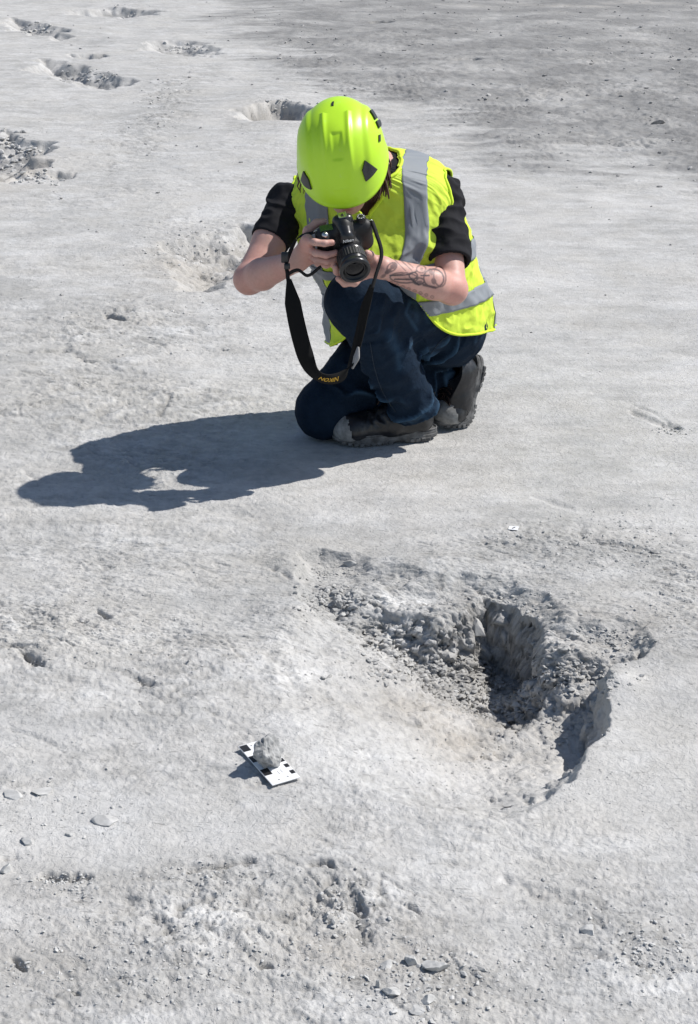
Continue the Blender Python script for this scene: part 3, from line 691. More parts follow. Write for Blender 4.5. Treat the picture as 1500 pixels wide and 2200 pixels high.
# head frame: pitched forward, turned a little to the photo's left, tilted
pit_ = R(33); hup = np.array([0, -math.sin(pit_), math.cos(pit_)]); hfr = np.array([0, -math.cos(pit_), -math.sin(pit_)]); hri = np.array([1.0, 0, 0])
def rot(v, ax, a): return np.array(Matrix.Rotation(a, 3, Vector(ax)) @ Vector(v))
hfr = rot(hfr, hup, R(-9)); hri = rot(hri, hup, R(-9))
vw = unit(back_)
hup, hfr, hri = (rot(v, vw, R(12)) for v in (hup, hfr, hri))        # x = person's left (photo right)
MH = np.stack([hri, hfr, hup], 1)                    # columns: side, front, up
def H(x, f, u): return HC + MH @ np.array([x, f, u])

# camera frame
CC = W(741, 512, 3.79)
lz = unit([.07, -.86, -.50]); lz = rot(lz, [0, 0, 1], R(2))
cx = unit(np.cross(np.cross(lz, [1, 0, 0]), lz)); cx = rot(cx, lz, R(0)); cyv = np.cross(lz, cx)
if cyv[2] < 0: cyv = -cyv
cx, cyv = rot(cx, vw, R(7)), rot(cyv, vw, R(7)); lz = rot(lz, vw, R(7))
MCam = np.stack([cx, cyv, lz], 1)                    # columns: photo-right, up, lens direction
def K(x, y, z): return CC + MCam @ np.array([x, y, z])

# ---- body: head, neck, trunk, arms and hands in one surface
add = []
add += [ell(H(0, -.012, .045), MH, (.076, .094, .085), .02), ell(H(0, .030, -.035), MH, (.058, .062, .080), .03), ell(H(0, .048, -.088), MH, (.034, .036, .026), .03)]
add += [rcone(H(0, .088, .0), H(0, .108, -.032), .008, .012, .012), ell(H(.014, .098, -.036), MH, (.009, .009, .008), .006), ell(H(-.014, .098, -.036), MH, (.009, .009, .008), .006)]
add += [ell(H(0, .088, -.062), MH, (.022, .012, .006), .005), ell(H(0, .085, -.074), MH, (.019, .012, .007), .005), rcone(H(-.04, .078, .022), H(.04, .078, .022), .010, .010, .012)]
for s in (-1, 1):
    add += [ell(H(s * .034, .068, -.025), MH, (.020, .018, .018), .015), ell(H(s * .078, -.008, -.012), MH, (.009, .018, .031), .004)]
add += [rcone(H(0, -.03, -.05), neck, .052, .058, .03), rcone(neck, (shL + shR) / 2 + np.array([0, .03, -.03]), .06, .08, .05)]
chest = (shL + shR) / 2 + np.array([.0, .03, -.07])
add += [rcone(chest + np.array([-.07, 0, 0]), chest + np.array([.07, 0, 0]), .08, .08, .05), rcone(chest, np.array([.20, 4.23, .36]), .10, .10, .06)]
def arm(sh, el, wr, up):
    m = (sh + el) / 2; f1_ = el + (wr - el) * .28
    return [rcone(sh, m, .045, .043, .03), rcone(m, el, .043, .037, .02), ell(el, np.eye(3), (.037, .037, .037), .01), rcone(el, f1_, .037, .0405, .015), rcone(f1_, wr, .0405, .0255, .012)]
add += arm(shL, elL, wrL, 0) + arm(shR, elR, wrR, 0)
def finger(pts, r0=.0085, r1=.0068, k=.004):
    o = []
    n = len(pts) - 1
    for i in range(n):
        a = r0 + (r1 - r0) * i / n; b = r0 + (r1 - r0) * (i + 1) / n; o.append(rcone(pts[i], pts[i + 1], a, b, k))
    return o
# right hand (photo left) closes round the camera's grip: knuckles at the outer side, fingers across the front
hx = -.066
rk_ = [K(-.094, .020, .004), K(-.097, -.003, .004), K(-.096, -.026, .002), K(-.092, -.046, -.004)]
rtip = [[K(-.078, .034, .030), K(-.056, .030, .036), K(-.036, .026, .034)],
        [K(-.080, .004, .036), K(-.056, -.002, .044), K(-.030, -.004, .040)],
        [K(-.080, -.020, .034), K(-.056, -.025, .042), K(-.032, -.027, .038)],
        [K(-.078, -.041, .026), K(-.058, -.046, .034), K(-.038, -.048, .030)]]
add += [rcone(rk_[0], rk_[3], .0125, .0115, .010), rcone(wrR, rk_[1], .024, .018, .014), rcone(wrR, rk_[3], .021, .015, .014), rcone(wrR, rk_[0], .020, .014, .014)]
for a, b, rr in zip(rk_, rtip, (.0094, .0098, .0094, .0084)): add += finger([a] + b, rr, rr * .84, .004)
add += finger([wrR * .55 + rk_[0] * .45, K(-.086, .012, -.040), K(-.060, .020, -.052), K(-.042, .022, -.050)], .012, .009, .006)
# left hand (photo right) cups the lens from below
LA = K(.006, -.030, .062)                             # a point on the lens axis
def Lp(a, r, z): return K(.004 + r * math.cos(R(a)), -.026 + r * math.sin(R(a)), z)      # angle round the lens: 0 photo-right, -90 below, 180 photo-left
palm = Lp(-62, .056, .045)
lk = [Lp(-92, .049, .082), Lp(-86, .050, .062), Lp(-82, .050, .042), Lp(-78, .049, .022)]
add += [rcone(wrL, palm, .025, .021, .014), rcone(palm, lk[0], .017, .012, .012), rcone(palm, lk[1], .018, .012, .012), rcone(palm, lk[2], .018, .012, .012), rcone(palm, lk[3], .018, .011, .012), rcone(wrL, Lp(-30, .054, .030), .022, .014, .014)]
add += finger([lk[0], Lp(-125, .048, .090), Lp(-155, .046, .088)], .0092, .0076)
add += finger([lk[1], Lp(-122, .047, .066), Lp(-158, .045, .066), Lp(-176, .043, .064)], .0092, .0076)
add += finger([lk[2], Lp(-122, .047, .046), Lp(-155, .046, .044), Lp(-172, .044, .042)], .0090, .0074)
add += finger([lk[3], Lp(-118, .047, .028), Lp(-148, .046, .026)], .0082, .0068)
add += finger([Lp(-38, .056, .034), Lp(-14, .053, .044), Lp(10, .048, .056), Lp(28, .045, .062)], .0125, .0088, .006)
BV, BF = sdf_mesh(add, .0027)
BV = relax(BV, BF, 1)
BN = vnorm(BV, BF)
# skin colour: base, redness at knuckles, elbows, ears and nose; tattoo ink on the left forearm
bpx, bpy_ = PX(BV)
skin = np.repeat(np.array([[.60, .375, .315]]), len(BV), 0)
n_ = n3(BV * 28, 3) * .5 + n3(BV * 9, 4) * .5
skin = lerp(skin, np.array([.62, .30, .25])[None], .25 + .5 * n_)
for p, rr, a in ((elL, .05, .5), (elR, .05, .5), (rk_[0], .02, .45), (rk_[1], .02, .45), (rk_[2], .02, .45), (rk_[3], .02, .4), (K(-.036, .026, .034), .012, .5), (K(-.030, -.004, .040), .012, .5), (H(0, .108, -.03), .02, .5), (palm, .03, .3)):
    skin = lerp(skin, np.array([.60, .24, .19])[None], a * np.exp(-((BV - p) ** 2).sum(1) / rr ** 2))
ax_ = unit(wrL - elL); la = (BV - elL) @ ax_; side_ = unit(np.cross(ax_, vw)); 
if side_[2] < 0: side_ = -side_
lb = (BV - elL) @ side_; onarm = (la > -.01) & (la < .26) & (BN @ vw > .05) & (np.linalg.norm((BV - elL) - la[:, None] * ax_, axis=1) < .06)
ink = np.zeros(len(BV))
def seg(u0, v0, u1, v1, w, a=1.0):
    """ink line between pixel-measured points of the forearm"""
    global ink
    d0 = np.array([u1 - u0, v1 - v0]); L = d0 @ d0 + 1e-9; t_ = np.clip(((bpx - u0) * d0[0] + (bpy_ - v0) * d0[1]) / L, 0, 1)
    d = np.hypot(bpx - u0 - t_ * d0[0], bpy_ - v0 - t_ * d0[1]); ink = np.maximum(ink, a * (1 - sst(w * .5, w * 1.5 + .8, d)))
def blob(u, v, ru, rv, a, rot_=0):
    global ink
    c_, s_ = math.cos(rot_), math.sin(rot_); du = (bpx - u) * c_ + (bpy_ - v) * s_; dv = -(bpx - u) * s_ + (bpy_ - v) * c_
    ink = np.maximum(ink, a * (1 - sst(.75, 1.1, np.hypot(du / ru, dv / rv))))
def loop(u, v, ru, rv, w, a=.9, rot_=0, n=14):
    p = [(u + ru * math.cos(q * 6.2832 / n) * math.cos(rot_) - rv * math.sin(q * 6.2832 / n) * math.sin(rot_), v + ru * math.cos(q * 6.2832 / n) * math.sin(rot_) + rv * math.sin(q * 6.2832 / n) * math.cos(rot_)) for q in range(n + 1)]
    for i in range(n): seg(*p[i], *p[i + 1], w, a)
# ribbed leaf cluster, pistil shapes and a wing-like case, seen on the forearm
blob(845, 572, 9, 6, .75, -.8); blob(834, 583, 10, 5, .8, -.7); blob(824, 593, 7, 4, .7, -.6); loop(842, 574, 12, 8, 1.2, .8, -.7)
loop(868, 597, 30, 11, 1.3, .8, .05); seg(838, 592, 880, 590, 1.2); seg(848, 600, 884, 600, 1.2); seg(880, 590, 896, 582, 1.2); seg(884, 600, 900, 612, 1.4)
loop(888, 592, 9, 7, 1.2); loop(900, 604, 12, 7, 1.6); blob(902, 606, 7, 4, .7)
seg(846, 556, 872, 582, 1, .55); seg(858, 556, 884, 580, 1, .6); seg(872, 560, 888, 575, 1, .5)
loop(905, 578, 10, 8, 1.1, .7); blob(906, 578, 4, 4, .5)
loop(932, 598, 22, 20, 1.4, .85, .3); blob(926, 584, 5, 9, .62, -.4); blob(932, 604, 6, 8, .75, -.3); loop(945, 594, 13, 22, 1.1, .7, -.15)
seg(905, 592, 922, 592, 1.5); seg(910, 612, 936, 618, 2.2, .85); blob(918, 595, 24, 19, .22); blob(882, 596, 16, 10, .2)
for i in range(9):
    u, v = 828 + i * 12.6, 603 + i * 4.4; loop(u, v, 3.6, 2.6, .9, .5, .3, 6)
ink = ink * onarm
skin = lerp(skin, np.array([.035, .035, .045])[None], ink * .97)
# lips, brows, stubble
skin = lerp(skin, np.array([.50, .16, .14])[None], np.exp(-(((BV - H(0, .098, -.067)) @ MH / np.array([.024, .02, .009])) ** 2).sum(1)) * .8)
t = NT('skin'); at = t.node('ShaderNodeVertexColor', layer_name='skin_tone')
sc_ = t.mix(at.outputs[0], t.ramp(t.noise(140, 4), (.3, (.93, .90, .90)), (.7, (1.05, 1.05, 1.05))), .8, 'MULTIPLY')
M_SKIN = t.set(Base_Color=sc_, Roughness=.48, Specular_IOR_Level=.4, Subsurface_Weight=.12, Subsurface_Scale=.006, Subsurface_Radius=(1.0, .35, .2), Normal=t.bump(t.noise(420, 3), .12, .0006))
M_SKIN.node_tree.nodes['Principled BSDF'].inputs['Subsurface Radius'].default_value = (1.0, .35, .2)
body = part('body', BV, BF, M_SKIN, cols={'skin_tone': skin})
# eyes
for s in (-1, 1):
    Ev, Ef = lathe([(.0005, -.0115), (.006, -.010), (.0105, -.005), (.0118, 0), (.0105, .005), (.006, .010), (.0005, .0115)], 16, None, H(s * .031, .078, 0))
    eye = part('eye', Ev, Ef, simple('eyeball', (.7, .68, .66), .2, .02, 20, 0))

# ---- cloth materials
def cloth(name, col, rough=.85, weave=900, var=.12, sheen=0.0, wr=.25, fade=None):
    t = NT(name); f = t.noise(14, 5, .6); c = t.ramp(f, (.3, tuple(v * (1 - var) for v in col)), (.7, tuple(min(1, v * (1 + var)) for v in col)))
    if fade: c = t.mix(c, fade[0], t.ramp(t.noise(fade[1], 6, .7), (fade[2], (0, 0, 0)), (fade[3], (fade[4],) * 3)))
    b = t.bump(t.noise(weave, 2), .25, .0006); b = t.bump(t.noise(32, 4, .5), wr, .006, b)
    return t.set(Base_Color=c, Roughness=rough, Specular_IOR_Level=.25, Sheen_Weight=sheen, Normal=b)
M_BLACK = cloth('black_cotton', (.013, .013, .016), .9, 1200, .2, 0, .3)
t = NT('denim'); at = t.node('ShaderNodeVertexColor', layer_name='wear')
c_ = t.mix(at.outputs[0], t.ramp(t.noise(30, 5, .65), (.3, (.75, .75, .78)), (.72, (1.35, 1.3, 1.25))), .9, 'MULTIPLY'); c_ = t.mix(c_, t.ramp(t.noise(900, 2), (.3, (.8, .8, .8)), (.7, (1.2, 1.2, 1.2))), .7, 'MULTIPLY')
M_DENIM = t.set(Base_Color=c_, Roughness=.85, Specular_IOR_Level=.12, Normal=t.bump(t.noise(1300, 2), .3, .0006, t.bump(t.noise(30, 5, .6, dist=.6), .6, .009, t.bump(t.noise(90, 3, .5), .3, .003))))
M_VEST = cloth('hi_vis_fabric', (.64, .83, .075), .75, 900, .06, 0, .45)
M_TAPE = NT('reflective_tape').set(Base_Color=(.25, .27, .295), Roughness=.62, Specular_IOR_Level=.35)
# ---- trunk sections shared by shirt and vest: centre, person's-left vector, front vector, half width, half depth
SEC = [  # s, centre, azimuth of the front (0 = towards the viewer, + = to the photo's left), half width, half depth
    (0.00, (.176, 4.205, .268), 44, .188, .232), (.14, (.173, 4.200, .335), 44, .188, .226), (.30, (.150, 4.185, .420), 38, .192, .205),
    (.48, (.118, 4.165, .510), 28, .203, .212), (.64, (.085, 4.140, .595), 16, .205, .180), (.78, (.066, 4.125, .665), 8, .208, .142),
    (.88, (.056, 4.115, .712), 6, .202, .118), (.95, (.048, 4.095, .752), 5, .155, .095), (1.0, (.036, 4.055, .782), 5, .070, .062)]
_s = np.array([q[0] for q in SEC]); _c = np.array([q[1] for q in SEC]); _a = np.array([q[2] for q in SEC], float); _w = np.array([q[3] for q in SEC]); _d = np.array([q[4] for q in SEC])
def cubic(s, xs, ys):
    s = np.asarray(s); i = np.clip(np.searchsorted(xs, s, side='right') - 1, 0, len(xs) - 2); m = np.gradient(ys, xs, axis=0)
    h = xs[i + 1] - xs[i]; t = (s - xs[i]) / h
    if ys.ndim > 1: t = t[:, None]; h = h[:, None]
    return (2 * t ** 3 - 3 * t ** 2 + 1) * ys[i] + (t ** 3 - 2 * t ** 2 + t) * h * m[i] + (-2 * t ** 3 + 3 * t ** 2) * ys[i + 1] + (t ** 3 - t ** 2) * h * m[i + 1]
TILT = R(20)                                        # shoulder girdle leans forward
def trunk(th, s, off=0.0, fold=1.0):
    """th: 0 front, + to the person's left; returns points"""
    th = np.asarray(th, float).ravel(); s = np.asarray(s, float).ravel(); off = np.broadcast_to(off, th.shape)
    c = cubic(s, _s, _c); a = np.radians(cubic(s, _s, _a)); w = cubic(s, _s, _w); d = cubic(s, _s, _d)
    # right->left axis drops a little to the photo's left
    L = np.stack([np.cos(a), -np.sin(a), np.full_like(a, .07)], 1); L /= np.linalg.norm(L, axis=1)[:, None]
    Fr = np.stack([-np.sin(a), -np.cos(a), -.45 * sst(.35, .9, s)], 1); Fr /= np.linalg.norm(Fr, axis=1)[:, None]
    e = 2.0 / 2.35
    st, ct = np.sin(th), np.cos(th); x = np.sign(st) * np.abs(st) ** e; y = np.sign(ct) * np.abs(ct) ** e
    P = c + L * ((w + off) * x)[:, None] + Fr * ((d + off) * y)[:, None]
    q = np.stack([st * 1.3, ct * 1.3, s * 2.2], 1)
    dis = .010 * n3(q * 1.6 + 3, 11) * (1 - sst(.75, .95, s)) + .0075 * (1 - np.abs(n3(np.stack([st * 2.4 + s * 1.5, ct * 2.4, s * 3.0 - th * .4], 1), 12)) * 3).clip(-1, 1) * (1 - sst(.7, .9, s)) + .003 * n3(q * 7, 13)
    dis = dis + .0022 * (1 - 4 * np.abs(n3(np.stack([st * 4, ct * 4, s * 9 + th], 1), 15))).clip(-.5, 1) + .0016 * (1 - 4 * np.abs(n3(np.stack([st * 9 + s * 6, ct * 9, s * 12], 1), 16))).clip(-.5, 1)
    dis = dis + .012 * np.cos(th * 7 + 3 * n3(q, 14)) * (1 - sst(0, .25, s))
    nrm = L * (x / (w + .01))[:, None] + Fr * (y / (d + .01))[:, None]; nrm /= np.linalg.norm(nrm, axis=1)[:, None]
    return P + nrm * (dis * fold)[:, None]
# ---- vest: neck opening in front, arm holes at the sides, open hem
VO = .014
nt, ns = 361, 170
th = np.linspace(-math.pi, math.pi, nt); ss = np.linspace(0, 1.0, ns)
TH, SU = np.meshgrid(th, ss, indexing='ij')
def hem(T): return .34 * np.exp(-((T - .62) / .62) ** 2) + .04 * np.exp(-((T - 1.7) / .5) ** 2)
S2 = hem(TH) + (1 - hem(TH)) * SU
def hemdrop(TH): return 0
VP = trunk(TH, S2, VO)
def keep(TH, S):
    neckc = ~((np.abs(TH) < .03 + .26 * sst(.88, .985, S)) & (S > .88)) & (S < .992)
    arm_ = (np.abs(np.abs(TH) - 1.64) / .41) ** 2.2 + (np.abs(S - .775) / .138) ** 2.2 < 1
    return neckc & ~arm_ & (S >= hem(TH) - .002)
def shell(TH, S2, mask_fn, off, thick, nt, ns):
    A = trunk(TH, S2, off); B = trunk(TH, S2, off - thick)
    F = grid_faces(nt, ns); cT = TH.ravel()[F].mean(1); cS = S2.ravel()[F].mean(1); k = mask_fn(cT, cS); F = F[k]
    n = nt * ns; out = [F, F[:, ::-1] + n]
    e = np.concatenate([F[:, [i, (i + 1) % 4]] for i in range(4)]); key = np.sort(e, 1); u, inv, ct = np.unique(key, axis=0, return_inverse=True, return_counts=True)
    b = e[ct[inv.ravel()] == 1]; out.append(np.stack([b[:, 1], b[:, 0], b[:, 0] + n, b[:, 1] + n], 1))
    F = np.vstack(out); V = np.vstack([A, B]); used = np.unique(F); mp = np.full(len(V), -1); mp[used] = np.arange(len(used))
    return V[used], mp[F]
VV, VF = shell(TH, S2, keep, VO, .0022, nt, ns)
vest = part('vest', VV, VF[:, ::-1], M_VEST)
def band(t0, t1, s0, s1, name, mat, off, n1=60, n2=40, mask=keep):
    """strip of the vest's own surface between two angles / heights; angle limits may vary with height"""
    u = np.linspace(0, 1, n1); v = np.linspace(0, 1, n2); U, Vv = np.meshgrid(u, v, indexing='ij'); S = s0 + (s1 - s0) * Vv
    a = t0(S) if callable(t0) else t0; b = t1(S) if callable(t1) else t1; T = a + (b - a) * U
    V, F = shell(T, S, mask, off, .0016, n1, n2)
    return sub(name, V, F[:, ::-1], mat, vest)
def vb(sgn, x0, x1):
    """vertical tape edges: constant distance from the middle"""
    def f(x):
        def g(S):
            w = cubic(S.ravel(), _s, _w).reshape(S.shape); q = np.clip(x / (w + VO), 0, .9995)
            return sgn * np.arcsin(q ** (2.35 / 2.0))
        return g
    return f(x0), f(x1)
def vbb(sgn, x0, x1):
    a, b = vb(sgn, x0, x1); return (lambda S: sgn * math.pi - a(S)), (lambda S: sgn * math.pi - b(S))
EE = 2.0 / 2.35
_si = np.linspace(.80, 1, 200); _wi = cubic(_si, _s, _w)
for sg, x0, x1, nm in ((1, .100, .158, 'left'), (-1, .100, .158, 'right')):
    u = np.linspace(0, 1, 14); rows_th = []; rows_s = []
    x = x0 + (x1 - x0) * u; hemv = 0
    sl_ = np.linspace(0, .80, 90, endpoint=False); wl_ = cubic(sl_, _s, _w)
    for s_, w_ in zip(sl_, wl_): rows_th.append(np.arcsin(np.clip(x / (w_ + VO), 0, .999) ** (1 / EE))); rows_s.append(np.full(14, s_))
    ta = np.arcsin((x / (_wi[0] + VO)) ** (1 / EE))
    for v in np.linspace(0, 1, 70):
        t_ = ta + (math.pi - 2 * ta) * v; tw = x / np.sin(t_) ** EE - VO; rows_th.append(t_); rows_s.append(np.interp(-tw, -_wi, _si))
    for s_, w_ in zip(sl_[::-1], wl_[::-1]): rows_th.append(math.pi - np.arcsin(np.clip(x / (w_ + VO), 0, .999) ** (1 / EE))); rows_s.append(np.full(14, s_))
    T_ = sg * np.array(rows_th).T; S_ = np.array(rows_s).T
    V, F = shell(T_, S_, keep, VO + .0028, .0016, 14, T_.shape[1]); sub('reflective_band', V, F[:, ::-1] if sg > 0 else F, M_TAPE, vest)
for s0, s1 in ((.225, .305), (.46, .54)):
    band(-math.pi, math.pi, s0, s1, 'reflective_band', M_TAPE, VO + .0045, 200, 8)
M_BIND = cloth('vest_binding', (.66, .86, .05), .6, 700, .04)
for sg in (-1, 1):
    S_ = np.linspace(.88, .992, 30); T_ = sg * (.03 + .26 * sst(.88, .985, S_)); sub('neck_binding', *tube(trunk(T_, S_, VO + .001), .0050, 6), M_BIND, vest)
P = trunk(np.concatenate([np.linspace(.29, math.pi, 40), np.linspace(-math.pi, -.29, 40)]), np.full(80, .992), VO + .001); sub('neck_binding', *tube(P, .0050, 6), M_BIND, vest)
P = trunk(np.full(40, .03), np.linspace(.36, .87, 40), VO + .0022); sub('front_edge', *tube(P, .0022, 5), M_BIND, vest)
# piping round the arm holes and hem
for sg in (-1, 1):
    pth = []
    for q in range(49):
        a = q * 2 * math.pi / 48; ca, sa = math.cos(a), math.sin(a); e = 2 / 2.2
        pth.append((sg * (1.64 + .41 * np.sign(ca) * abs(ca) ** e), .775 + .138 * np.sign(sa) * abs(sa) ** e))
    pth = np.array(pth); P = trunk(pth[:, 0], pth[:, 1], VO + .001)
    sub('armhole_binding', *tube(P, .0042, 6), M_BIND, vest)
P = trunk(np.linspace(-math.pi, math.pi, 120), hem(np.linspace(-math.pi, math.pi, 120)) + .004, VO); sub('hem_binding', *tube(P, .004, 6), M_BIND, vest)

# ---- t-shirt: trunk shell under the vest, and sleeves
TV = trunk(TH, S2, .002)
Fg = grid_faces(nt, ns)
kk = ~((np.abs(TH.ravel()[Fg].mean(1)) < .8 * sst(.86, .99, S2.ravel()[Fg].mean(1))) & (S2.ravel()[Fg].mean(1) > .86))
def sleeve(sh, el, out, t_end=.80):
    hem = sh + (el - sh) * t_end; d = unit(el - sh); inn = sh + np.array([-out * .055, .01, .0])
    return ([rcone(inn, sh, .062, .058, .03), rcone(sh, hem + d * .03, .058 if out > 0 else .054, .060 if out > 0 else .054, .02)], (hem, d, .12), rcone(hem - d * .05, hem + d * .06, (.048 if out > 0 else .045), .050, .01))
sL, cL, bL = sleeve(shL, elL, 1, .72); sR, cR, bR = sleeve(shR, elR, -1, .50)
SV, SF = sdf_mesh(sL + sR, .0036, [cL, cR], [bL, bR])
SV = relax(SV, SF, 1); N = vnorm(SV, SF)
hemd = np.minimum(np.abs((SV - cL[0]) @ cL[1]) + 9 * (SV[:, 0] < .05), np.abs((SV - cR[0]) @ cR[1]) + 9 * (SV[:, 0] > .05)); hw = sst(.0, .03, hemd)[:, None]
SV = SV + N * hw * (.0055 * (1 - 3 * np.abs(n3(SV * np.array([14, 14, 26]), 21))) + .003 * n3(SV * 40, 22))[:, None]
V_, F_ = join((TV, Fg[kk]), (SV, SF)) if False else (np.vstack([TV, SV]), np.vstack([Fg[kk][:, ::-1], SF + len(TV)]))
part('t_shirt', V_, F_, M_BLACK)

# ---- jeans
add = [rcone(hipR, hipL, .118, .115, .06), rcone((hipL + hipR) / 2 + np.array([.02, .02, -.015]), (hipL + hipR) / 2 + np.array([-.02, -.0, .10]), .112, .105, .05)]
add += [rcone(hipL, kneeL, .102, .081, .03), rcone(kneeL, kneeL * .45 + ankL * .55, .074, .070, .03), rcone(kneeL * .45 + ankL * .55, ankL + np.array([0, 0, -.005]), .070, .064, .02)]
add += [rcone(hipR, kneeR, .100, .078, .03), rcone(kneeR, kneeR * .4 + ankR * .6, .077, .072, .03), rcone(kneeR * .4 + ankR * .6, ankR, .072, .058, .02)]
dL = unit(ankL - kneeL); dR = unit(ankR - kneeR)
cuts = [(ankL + dL * .004, unit(dL + np.array([.0, -.05, 0])), .10), (ankR - dR * .012, dR, .09)]
subs = [rcone(ankL - dL * .06, ankL + dL * .06, .054, .058), rcone(ankR - dR * .06, ankR + dR * .05, .048, .05)]
JV, JF = sdf_mesh(add, .0048, cuts, subs)
JV = relax(JV, JF, 1); N = vnorm(JV, JF)
def along(P, a, b, L0=None):
    d = b - a; L = np.linalg.norm(d); return ((P - a) @ d) / L / L, np.linalg.norm((P - a) - ((P - a) @ d / L / L)[:, None] * d, axis=1)
dis = .003 * n3(JV * 16, 31) + .0015 * n3(JV * 38, 32)
for a, b, lo_, hi_, am in ((kneeL, ankL, .42, 1.1, .010), (kneeR, ankR, .45, 1.1, .008), (kneeR, hipR, .05, .35, .006), (kneeL, hipL, .0, .18, .005), (hipL, kneeL, -.1, .25, .009)):
    t_, dd = along(JV, a, b); m = sst(lo_ - .1, lo_ + .15, t_) * (1 - sst(hi_ - .1, hi_ + .15, t_)) * (dd < .11)
    ph = t_ * 22 * np.linalg.norm(b - a) / .4 + 2.6 * n3(JV * 9, 33) + 1.2 * n3(JV * 22, 35)
    dis += 1.6 * am * m * (1 - 1.6 * np.abs(np.sin(ph * .9))) * (.5 + n3(JV * 7, 34)).clip(.1, 1.2)
# long drape folds along the thigh
t_, dd = along(JV, kneeL, hipL); m = sst(.05, .3, t_) * (1 - sst(.8, 1.1, t_)) * (dd < .12)
dis += .005 * m * (1 - 3 * np.abs(n3(np.stack([t_ * 1.2, JV[:, 2] * 14, JV[:, 1] * 9], 1), 36)))
# hem thickness
t_, dd = along(JV, kneeL, ankL); dis += .003 * ((t_ > .90) & (dd < .085)); t_, dd = along(JV, kneeR, ankR); dis += .003 * ((t_ > .90) & (dd < .075) & (t_ < 1))
JV = JV + N * dis[:, None]
JV[:, 2] = np.maximum(JV[:, 2], .004)
wear = sst(.003, .011, dis)
for a_, b_, e_ in ((kneeL, ankL, .90), (kneeR, ankR, .90)):
    t_, dd = along(JV, a_, b_); wear = np.maximum(wear, .9 * sst(e_, e_ + .04, t_) * (dd < .09) * (.4 + .9 * n3(JV * 60, 37)).clip(0, 1))
jx, jy = PX(JV); front_ = (vnorm(JV, JF) @ vw) > .1
def jline(u0, v0, u1, v1, w, a):
    global wear
    d0 = np.array([u1 - u0, v1 - v0]); t_ = np.clip(((jx - u0) * d0[0] + (jy - v0) * d0[1]) / (d0 @ d0), 0, 1)
    wear = np.maximum(wear, front_ * a * np.exp(-(np.hypot(jx - u0 - t_ * d0[0], jy - v0 - t_ * d0[1]) / w) ** 2))
jline(880, 648, 940, 655, 3, .8); jline(880, 650, 872, 672, 3, .6); jline(874, 675, 895, 708, 4, .6); jline(918, 655, 920, 690, 7, .35); jline(895, 655, 896, 690, 6, .3)
jline(838, 720, 860, 760, 12, .55); jline(855, 760, 858, 790, 7, .5); jline(1028, 712, 1022, 735, 3, .5); jline(1040, 705, 1036, 725, 2.5, .4)
wc = lerp(np.repeat(np.array([[.0085, .019, .037]]), len(JV), 0), np.array([.045, .095, .16])[None], wear * .75)
jeans = part('jeans', JV, JF, M_DENIM, cols={'wear': wc})
def seam(pts, name='seam'):
    from mathutils.bvhtree import BVHTree
    bv = BVHTree.FromPolygons([tuple(v) for v in JV], [tuple(int(i) for i in f) for f in JF]); o = []
    for u, v in crom(np.array([(*p, 0) for p in pts], float), 40)[:, :2]:
        d = unit(W(u, v, 4.0) - np.array([0, 0, CAM_H])); h = bv.ray_cast(Vector((0, 0, CAM_H)), Vector(d))
        if h[0] is not None: o.append(np.array(h[0]) + np.array(h[1]) * .0006)
    sub(name, *tube(np.array(o), .0012, 5), M_STITCH0, jeans)
M_STITCH0 = simple('denim_stitching', (.02, .032, .05), .9, .2, 60, 0)
seam([(795, 735), (805, 790), (822, 840), (850, 885)]); seam([(925, 760), (950, 730), (985, 712), (1020, 708)])
M_STITCH = simple('pale_stitching', (.10, .13, .17), .9, .2, 60, 0)

# ---- boots
def boot_upper():
    add = [rcone((.036, 0, .055), (.12, 0, .054), .043, .043, .02), rcone((.12, .003, .054), (.215, .004, .048), .044, .043, .02), ell((.232, .002, .044), np.eye(3), (.050, .048, .040), .02),
           rcone((.12, 0, .068), (.055, 0, .105), .036, .042, .03), rcone((.045, 0, .09), (.030, 0, .185), .043, .050, .03)]
    return sdf_mesh(add, .0042, [(np.array([.1, 0, .020]), (0, 0, -1), .4), (np.array([.03, 0, .142]), (0, 0, 1), .1)], [rcone((.032, 0, .12), (.030, 0, .19), .039, .042)])
UV, UF = boot_upper(); UV = relax(UV, UF, 1)
outl = []
for k in range(48):
    a = 2 * math.pi * k / 48; c_, s_ = math.cos(a), math.sin(a); x = .132 + .149 * np.sign(c_) * abs(c_) ** .8; wv = .039 + .008 * sst(.08, .22, x) - .008 * np.exp(-((x - .10) / .03) ** 2); outl.append((x, wv * np.sign(s_) * abs(s_) ** .75))
outl = np.array(outl)
def sole_mesh():
    prof = [(0.93, .004), (1.0, .007), (1.02, .011), (1.02, .018), (1.0, .0195), (1.01, .023), (1.01, .028), (.95, .031)]
    V = []; cxy = np.array([.132, 0])
    for m, z in prof: V += [(*(cxy + (o_ - cxy) * m), z + .010 * sst(.2, .285, o_[0])) for o_ in outl]
    F = [tuple(f)[::-1] for f in grid_faces(len(prof), 48, True)] + [tuple(range(48)), tuple((len(prof) - 1) * 48 + k for k in range(48))[::-1]]
    P = [(np.array(V), F)]
    for x in list(np.arange(.012, .075, .0165)) + list(np.arange(.125, .27, .0165)):      # tread lugs down both edges
        for s_ in (-1, 1):
            wv = np.interp(x, [0, .02, .1, .2, .25, .28], [.020, .038, .036, .046, .038, .015]); z_ = .004 + .010 * sst(.2, .285, x)
            P.append(boxm((x, s_ * (wv - .008), z_ + .003), (.0120, .018, .010), None, .2))
    P.append(boxm((.045, 0, .006), (.075, .068, .010), None, .3))
    return join(*P)
SOV, SOF = sole_mesh()
t = NT('dusty_leather')
dz = t.node('ShaderNodeSeparateXYZ'); t.l.new(t.obj(), dz.inputs[0])
